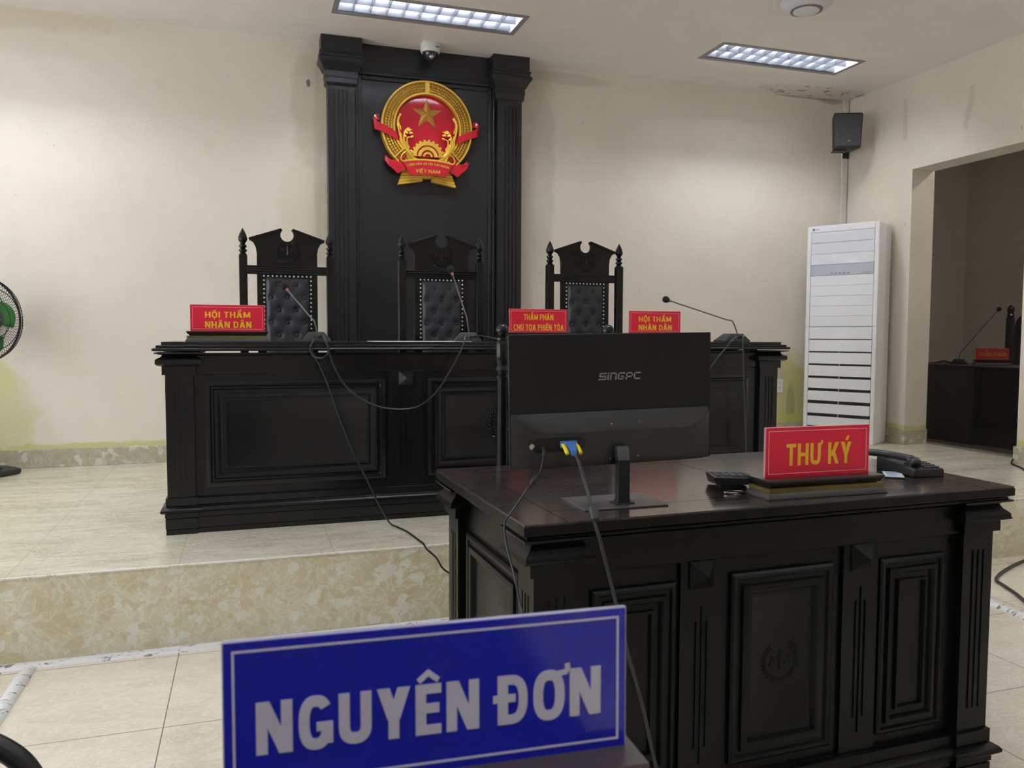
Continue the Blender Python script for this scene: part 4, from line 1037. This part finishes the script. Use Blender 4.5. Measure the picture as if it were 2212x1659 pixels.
# lettering on the back, built of square strokes
lg = MB(); t_ = .19
def glyph(x, segs):
    for (p0, p1, q0, q1) in segs: lg.box(x+p0, x+p1, -.0006, 0, q0, q1)
glyph(0, [(0, 1.15, 1-t_, 1), (0, t_*1.1, .5, 1), (0, 1.15, .5-t_/2, .5+t_/2), (1.15-t_*1.1, 1.15, 0, .5), (-.06, 1.15, 0, t_)])
glyph(1.36, [(0, t_*1.1, 0, .70), (0, t_*1.1, .82, 1)])
glyph(1.78, [(0, t_*1.1, 0, 1), (0, 1.05, 1-t_, 1), (1.05-t_*1.1, 1.05, 0, 1)])
glyph(3.02, [(0, 1.1, 1-t_, 1), (0, t_*1.1, 0, 1), (0, 1.1, 0, t_), (1.1-t_*1.1, 1.1, 0, .55), (.5, 1.1, .55-t_, .55)])
glyph(4.32, [(0, t_*1.1, 0, 1), (0, 1.1, 1-t_, 1), (1.1-t_*1.1, 1.1, .32, 1), (0, 1.1, .32, .32+t_)])
glyph(5.60, [(0, 1.1, 1-t_, 1), (0, t_*1.1, 0, 1), (0, 1.1, 0, t_)])
lg.v = [((x-3.35)*.01625+.0+.0025*z, y, (z-.5)*.0175) for x, y, z in lg.v]
lg.xf(fv @ T((.014, -.0001, .300))).build('lettering', 'logo_grey', mo, smooth=False)
# stand: a column clipped on the back and a flat plate
MB().loft([[(-.017, -.062, .006), (.017, -.062, .006), (.017, -.038, .006), (-.017, -.038, .006)], [(-.0145, -.060, .016), (.0145, -.060, .016), (.0145, -.040, .016), (-.0145, -.040, .016)], [(-.0145, -.060, .105), (.0145, -.060, .105), (.0145, -.040, .105), (-.0145, -.040, .105)]]).build('column', 'monitor_plastic', mo, bevel=.001)
MB().loft([[(-.0145, -.060, .105), (.0145, -.060, .105), (.0145, -.038, .105), (-.0145, -.038, .105)], [(-.0145, -.052, .138), (.0145, -.052, .138), (.0145, -.033, .138), (-.0145, -.033, .138)]]).build('column_head', 'stand_grey', mo, bevel=.002)
MB().box(-.115, .098, -.094, .052, 0, .004).build('base_plate', 'stand_grey', mo, bevel=.001).location = (0, 0, 0)
MB().box(-.024, .024, -.068, -.032, .004, .007).build('base_collar', 'black_plastic', mo, bevel=.001)
tag(mo, 'black computer monitor seen from behind on the secretary desk', 'monitor')

# VGA cable
vg = empty('vga_cable', (.700, 1.7195, DH+.1465))
def rel(o, pts): return [Vector(p)-Vector(o.location) for p in pts]
vp = [(.703, 1.688, .962), (.708, 1.675, .945), (.713, 1.655, .906), (.703, 1.605, .878), (.690, 1.565, .861), (.694, 1.545, .825), (.700, 1.540, .80), (.718, 1.54, .736), (.741, 1.54, .653), (.764, 1.535, .556), (.796, 1.525, .438), (.826, 1.52, .309), (.86, 1.50, .15), (.90, 1.47, .02), (.98, 1.42, .006), (1.1, 1.38, .006)]
VR = RX(math.radians(22))
MB().tube(spline(rel(vg, vp), 8), .0042, 10).build('cord', 'cable_grey', vg)
MB().box(-.021, .021, -.004, .002, -.008, .008).box(-.014, .014, -.014, -.004, -.007, .007).build('connector', 'vga_blue', vg, bevel=.002)
MB().loft([[(-.012, -.012, -.006), (.012, -.012, -.006), (.012, -.012, .006), (-.012, -.012, .006)], [(-.006, -.036, -.022), (.006, -.036, -.022), (.006, -.036, -.010), (-.006, -.036, -.010)]]).build('connector_sleeve', 'vga_blue', vg, bevel=.001)
for s in (-1, 1):
    MB().tube([(s*.016, -.004, 0), (s*.0165, -.020, -.006), (s*.0165, -.034, -.017)], [.0042, .0048, .0046], 10).build('thumb_screw', 'vga_yellow', vg)
fp = rel(vg, [(.6935, 1.565, .869), (.6925, 1.546, .842)])
MB().tube([fp[0], fp[0]+(fp[1]-fp[0])*.08, fp[1]-(fp[1]-fp[0])*.08, fp[1]], [.008, .0105, .0105, .008], 12).build('ferrite', 'cable_grey', vg)
tag(vg, 'thick dark cable with blue and yellow connector hanging from the monitor', 'cable')
pw_ = empty('power_cable', (.6365, 1.7225, DH+.138))
pp_ = [(.6365, 1.712, .972), (.632, 1.700, .962), (.625, 1.69, .945), (.613, 1.675, .925), (.597, 1.665, .912), (.578, 1.655, .897), (.552, 1.645, .868), (.532, 1.640, .845), (.520, 1.638, .826), (.520, 1.622, .781), (.523, 1.582, .733), (.526, 1.553, .682), (.528, 1.53, .64), (.528, 1.50, .45), (.52, 1.46, .20), (.50, 1.44, .02), (.40, 1.4, .006)]
MB().tube(spline(rel(pw_, pp_), 8), .0021, 8).build('cord', 'cable_rubber', pw_)
MB().tube(rel(pw_, [(.6365, 1.7215, .975), (.6365, 1.708, .970), (.631, 1.697, .958)]), [.0055, .0052, .0035], 10).build('plug', 'cable_rubber', pw_)
fp = rel(pw_, [(.607, 1.671, .9225), (.588, 1.660, .904)])
MB().tube([fp[0], fp[0]+(fp[1]-fp[0])*.15, fp[1]-(fp[1]-fp[0])*.15, fp[1]], [.003, .0062, .0062, .003], 10).build('ferrite', 'cable_rubber', pw_)
tag(pw_, 'thin black cable hanging from the monitor over the near desk corner', 'cable')

# ------------------------------------------------------------------ calculator, phone and card on the desk
ca = empty('calculator', (1.196, 1.812, DH), math.radians(-24))
CT = T((0, 0, .013)) @ RX(math.radians(-7))
MB().loft([[(-.048, -.066, 0), (.048, -.066, 0), (.050, .066, 0), (-.050, .066, 0)], [(-.056, -.074, .016), (.056, -.074, .016), (.056, .074, .022), (-.056, .074, .022)], [(-.054, -.072, .019), (.054, -.072, .019), (.054, .072, .025), (-.054, .072, .025)]]).xf(CT).build('body', 'black_plastic', ca, bevel=.001)
kb = MB()
for i in range(5):
    for j in range(5): kb.box(-.046+.019*i, -.032+.019*i, -.066+.019*j, -.052+.019*j, .0195+.0005*j, .0235+.0008*j)
kb.xf(CT).build('keys', 'key_grey', ca, bevel=.0008)
MB().box(-.046, .046, .036, .066, .0232, .0255).xf(CT).build('display', 'dome_glass', ca)
MB().box(-.03, .03, -.02, .05, 0, .012).build('foot', 'black_plastic', ca)
tag(ca, 'small black desk calculator beside the THƯ KÝ nameplate base', 'calculator')
gl = MB().tube([(1.160+.026*math.cos(a), 1.745+.014*math.sin(a), DH+.004) for a in [2*PI*i/28 for i in range(28)]], .0025, 8, closed=True)
tag(gl.build('metal_ring', 'chrome'), 'shiny oval metal ring lying in front of the calculator', 'ring')

ph = empty('telephone', (1.832, 1.862, DH), math.radians(-7))
MB().loft([[(-.050, -.080, 0), (.048, -.080, 0), (.048, .085, 0), (-.050, .085, 0)], [(-.050, -.080, .020), (.048, -.080, .020), (.048, .085, .036), (-.050, .085, .036)], [(-.047, -.077, .024), (.045, -.077, .024), (.045, .082, .040), (-.047, .082, .040)]]).build('body', 'black_plastic', ph, bevel=.002)
kb = MB()
for i in range(4):
    for j in range(4): kb.box(-.008+.0125*i, .0015+.0125*i, -.070+.017*j, -.058+.017*j, .022+.0018*j, .0295+.0018*j)
kb.build('keypad', 'key_grey', ph, bevel=.001)
MB().box(-.006, .040, .012, .050, .032, .0405).build('display', 'lcd', ph, bevel=.001)
MB().box(-.045, -.016, -.060, -.030, .020, .038).box(-.045, -.016, .050, .078, .030, .044).build('cradle', 'black_plastic', ph, bevel=.003)
hs = spline([(-.166, .105, .034), (-.148, .085, .050), (-.105, .050, .056), (-.070, .005, .055), (-.040, -.035, .050), (-.026, -.056, .042)], 6)
MB().tube(hs, [.0135 if (i < 5 or i > 25) else .0105 for i in range(len(hs))], 10).build('handset', 'black_plastic', ph)
MB().ball((-.164, .104, .028), .026, 14, 8, (1, .9, .9)).build('earpiece', 'black_plastic', ph)
MB().ball((-.028, -.055, .040), .019, 12, 8, (1, .95, .7)).build('mouthpiece', 'black_plastic', ph)
tag(ph, 'black desk telephone with its handset on the desk end near the doorway', 'telephone')
cdv = empty('printed_card', (1.745, 1.835, DH), math.radians(-38))
MB().box(-.026, .026, -.050, .050, 0, .004).build('card_base', 'black_plastic', cdv)
MB().box(-.0245, .0245, -.0485, .0485, .004, .0048).build('card_face', 'label_white', cdv)
pl2 = MB()
for i in range(7): pl2.box(-.019, .016-.006*(i % 3), -.040+.012*i, -.035+.012*i, .0048, .0051)
pl2.build('printed_lines', 'label_blue', cdv)
tag(cdv, 'small white printed card lying in front of the telephone handset', 'card')
ms = empty('desk_calculator', (1.575, 1.815, DH), math.radians(-10))
MB().loft([[(-.05, -.06, 0), (.05, -.06, 0), (.05, .06, 0), (-.05, .06, 0)], [(-.056, -.066, .014), (.056, -.066, .014), (.056, .066, .022), (-.056, .066, .022)]]).build('body', 'black_plastic', ms, bevel=.002)
kb = MB()
for i in range(5):
    for j in range(4): kb.box(-.045+.019*i, -.031+.019*i, -.056+.018*j, -.043+.018*j, .014+.0012*j, .019+.0013*j)
kb.build('keys', 'key_grey', ms, bevel=.0008)
tag(ms, 'grey keyed calculator half hidden behind the THƯ KÝ nameplate', 'calculator')

# ------------------------------------------------------------------ pedestal fan, partly outside the frame
fa = empty('pedestal_fan', (-1.66, 5.87, HP), math.radians(55))
MB().rect(-.13, .13, -.13, .13, [(0, .05), (.018, .062), (.035, .055), (.05, .02), (.058, 0)]).build('base', 'fan_dark', fa, bevel=.02, segs=3)
MB().box(-.07, .07, -.165, -.11, .05, .062).build('base_inset', 'black_plastic', fa, bevel=.006)
MB().lathe([(.028, .05), (.022, .09), (.016, .10), (.016, .62), (.012, .63), (.012, .92)], 16).build('pole', 'fan_dark', fa)
HZ = .992
MB().lathe([(.05, -.10), (.075, -.08), (.08, 0), (.06, .06), (.02, .08)], 24, (0, 0, HZ), 'y').build('motor', 'fan_dark', fa)
RF = .262
gd = MB()
for i in range(80):
    a = 2*PI*i/80; c_, s_ = math.cos(a), math.sin(a)
    gd.tube([(r*c_, y, HZ+r*s_) for r, y in ((.05, -.215), (.14, -.212), (.21, -.198), (.25, -.172), (RF, -.135))], .0014, 4)
    gd.tube([(r*c_, y, HZ+r*s_) for r, y in ((.07, -.03), (.15, -.035), (.22, -.055), (.25, -.085), (RF, -.125))], .0014, 4)
gd.build('guard', 'fan_wire', fa, smooth=False)
rg = MB()
for (r, y, w_) in ((RF, -.13, .008), (.19, -.206, .0026), (.115, -.216, .0026), (.255, -.158, .003), (.23, -.06, .0026)): rg.tube([(r*math.cos(2*PI*i/60), y, HZ+r*math.sin(2*PI*i/60)) for i in range(60)], w_, 6, closed=True)
rg.build('rim', 'fan_dark', fa)
MB().lathe([(.062, .205), (.062, .222), (.05, .228), (0, .23)], 28, (0, 0, HZ), 'y').build('badge', 'fan_dark', fa)
MB().box(-.045, .045, -.2312, -.2295, HZ-.005, HZ+.004).build('badge_mark', 'fan_green', fa)
for k5 in range(5):
    m = MB(); vs_ = []; a0 = 2*PI*k5/5
    nr, na = 6, 6
    for i in range(nr+1):
        r = .045+.185*i/nr; wd_ = .32+.30*math.sin(min(1, i/nr*1.1)*PI*.62)
        for j in range(na+1):
            u = j/na-.5; a = a0+u*wd_*2*(.62 if i == nr else .75)+.25*i/nr; rr = r-(.03*(2*u)**2 if i == nr else 0)
            vs_.append((rr*math.cos(a), -.125+.055*u, HZ+rr*math.sin(a)))
    m.add(vs_, [(i*(na+1)+j, i*(na+1)+j+1, (i+1)*(na+1)+j+1, (i+1)*(na+1)+j) for i in range(nr) for j in range(na)])
    b_ = m.build('blade', 'fan_green', fa); sm = b_.modifiers.new('thickness', 'SOLIDIFY'); sm.thickness = .003
MB().lathe([(.05, .09), (.055, .15), (.02, .17), (0, .17)], 20, (0, 0, HZ), 'y').build('hub', 'fan_dark', fa)
tag(fa, 'pedestal fan with green blades and dark guard by the bare wall', 'fan')

# ------------------------------------------------------------------ white cable trunking on the floor
def trunking(name, p0, p1, w_, h_, lab):
    a_ = Vector(p0); b_ = Vector(p1); d = (b_-a_).normalized(); n_ = Vector((-d.y, d.x, 0))
    prof = [(-.5, 0), (-.46, .3), (-.30, .8), (-.1, 1), (.1, 1), (.30, .8), (.46, .3), (.5, 0)]
    m = MB().loft([[q+n_*(u*w_)+Vector((0, 0, v*h_)) for u, v in prof] for q in (a_, b_)])
    tag(m.build(name, 'worn_trunking'), lab, 'cable trunking', 'white floor cable trunking')
trunking('floor_trunking', (XL+.1, YE-.034, 0), (-.02, YE-.034, 0), .060, .014, 'worn white floor trunking along the foot of the step, open floor part')
trunking('floor_trunking', (-.015, YE-.034, 0), (2.9, YE-.034, 0), .056, .013, 'worn white floor trunking along the foot of the step, reaching behind the desk')
trunking('floor_trunking', (-.784, YE-.062, 0), (-.784, .9, 0), .055, .016, 'worn white floor trunking leading away from the step across the tiles')
trunking('floor_trunking', (3.285, 3.05, 0), (3.16, 2.1, 0), .060, .014, 'worn white floor trunking on the tiles beyond the secretary desk')
cable('floor_cable', [(4.5, 3.33, .008), (4.25, 3.31, .008), (4.02, 3.27, .008), (3.75, 3.16, .008), (3.58, 3.06, .008), (3.53, 2.98, .008), (3.47, 2.86, .008), (3.40, 2.75, .008), (3.35, 2.68, .012), (3.29, 2.60, .018), (3.2, 2.5, .018)], .008, 'black cable curving over the lower floor near the step')
cable('floor_cable', [(5.19, 4.34, HP+.03), (5.16, 4.325, HP+.012), (5.125, 4.29, HP+.007), (5.05, 4.16, HP+.006), (4.963, 4.06, HP+.006), (4.85, 3.95, HP+.006)], .006, 'black cable on the platform at the foot of the door jamb')

# ------------------------------------------------------------------ armchair at the near edge; only its arm shows
rc_ = empty('armchair', (-.650, 1.36, 0), math.radians(0))
for s in (-1, 1):
    y = .26*s-.26 if s < 0 else 0
    y = 0 if s > 0 else -.52
    MB().tube(spline([(-.28, y, .629), (-.10, y, .637), (.12, y, .637), (.24, y, .631), (.295, y, .604), (.330, y, .554), (.345, y, .47), (.345, y, .25), (.345, y, 0)], 6), .0165, 12).build('arm', 'black_plastic', rc_)
    MB().tube([(-.28, y, .02), (-.28, y, .95)], .015, 10).build('back_leg', 'black_plastic', rc_)
MB().box(-.26, .32, -.50, -.02, .42, .47).build('seat', 'leather', rc_, bevel=.02)
MB().box(-.30, -.26, -.50, -.02, .50, .95).build('backrest', 'leather', rc_, bevel=.015)
MB().box(-.28, .345, -.03, -.015, .40, .42).box(-.28, .345, -.505, -.49, .40, .42).build('seat_rail', 'black_plastic', rc_)
tag(rc_, 'black armchair at the lower edge with only a curved armrest showing', 'chair')
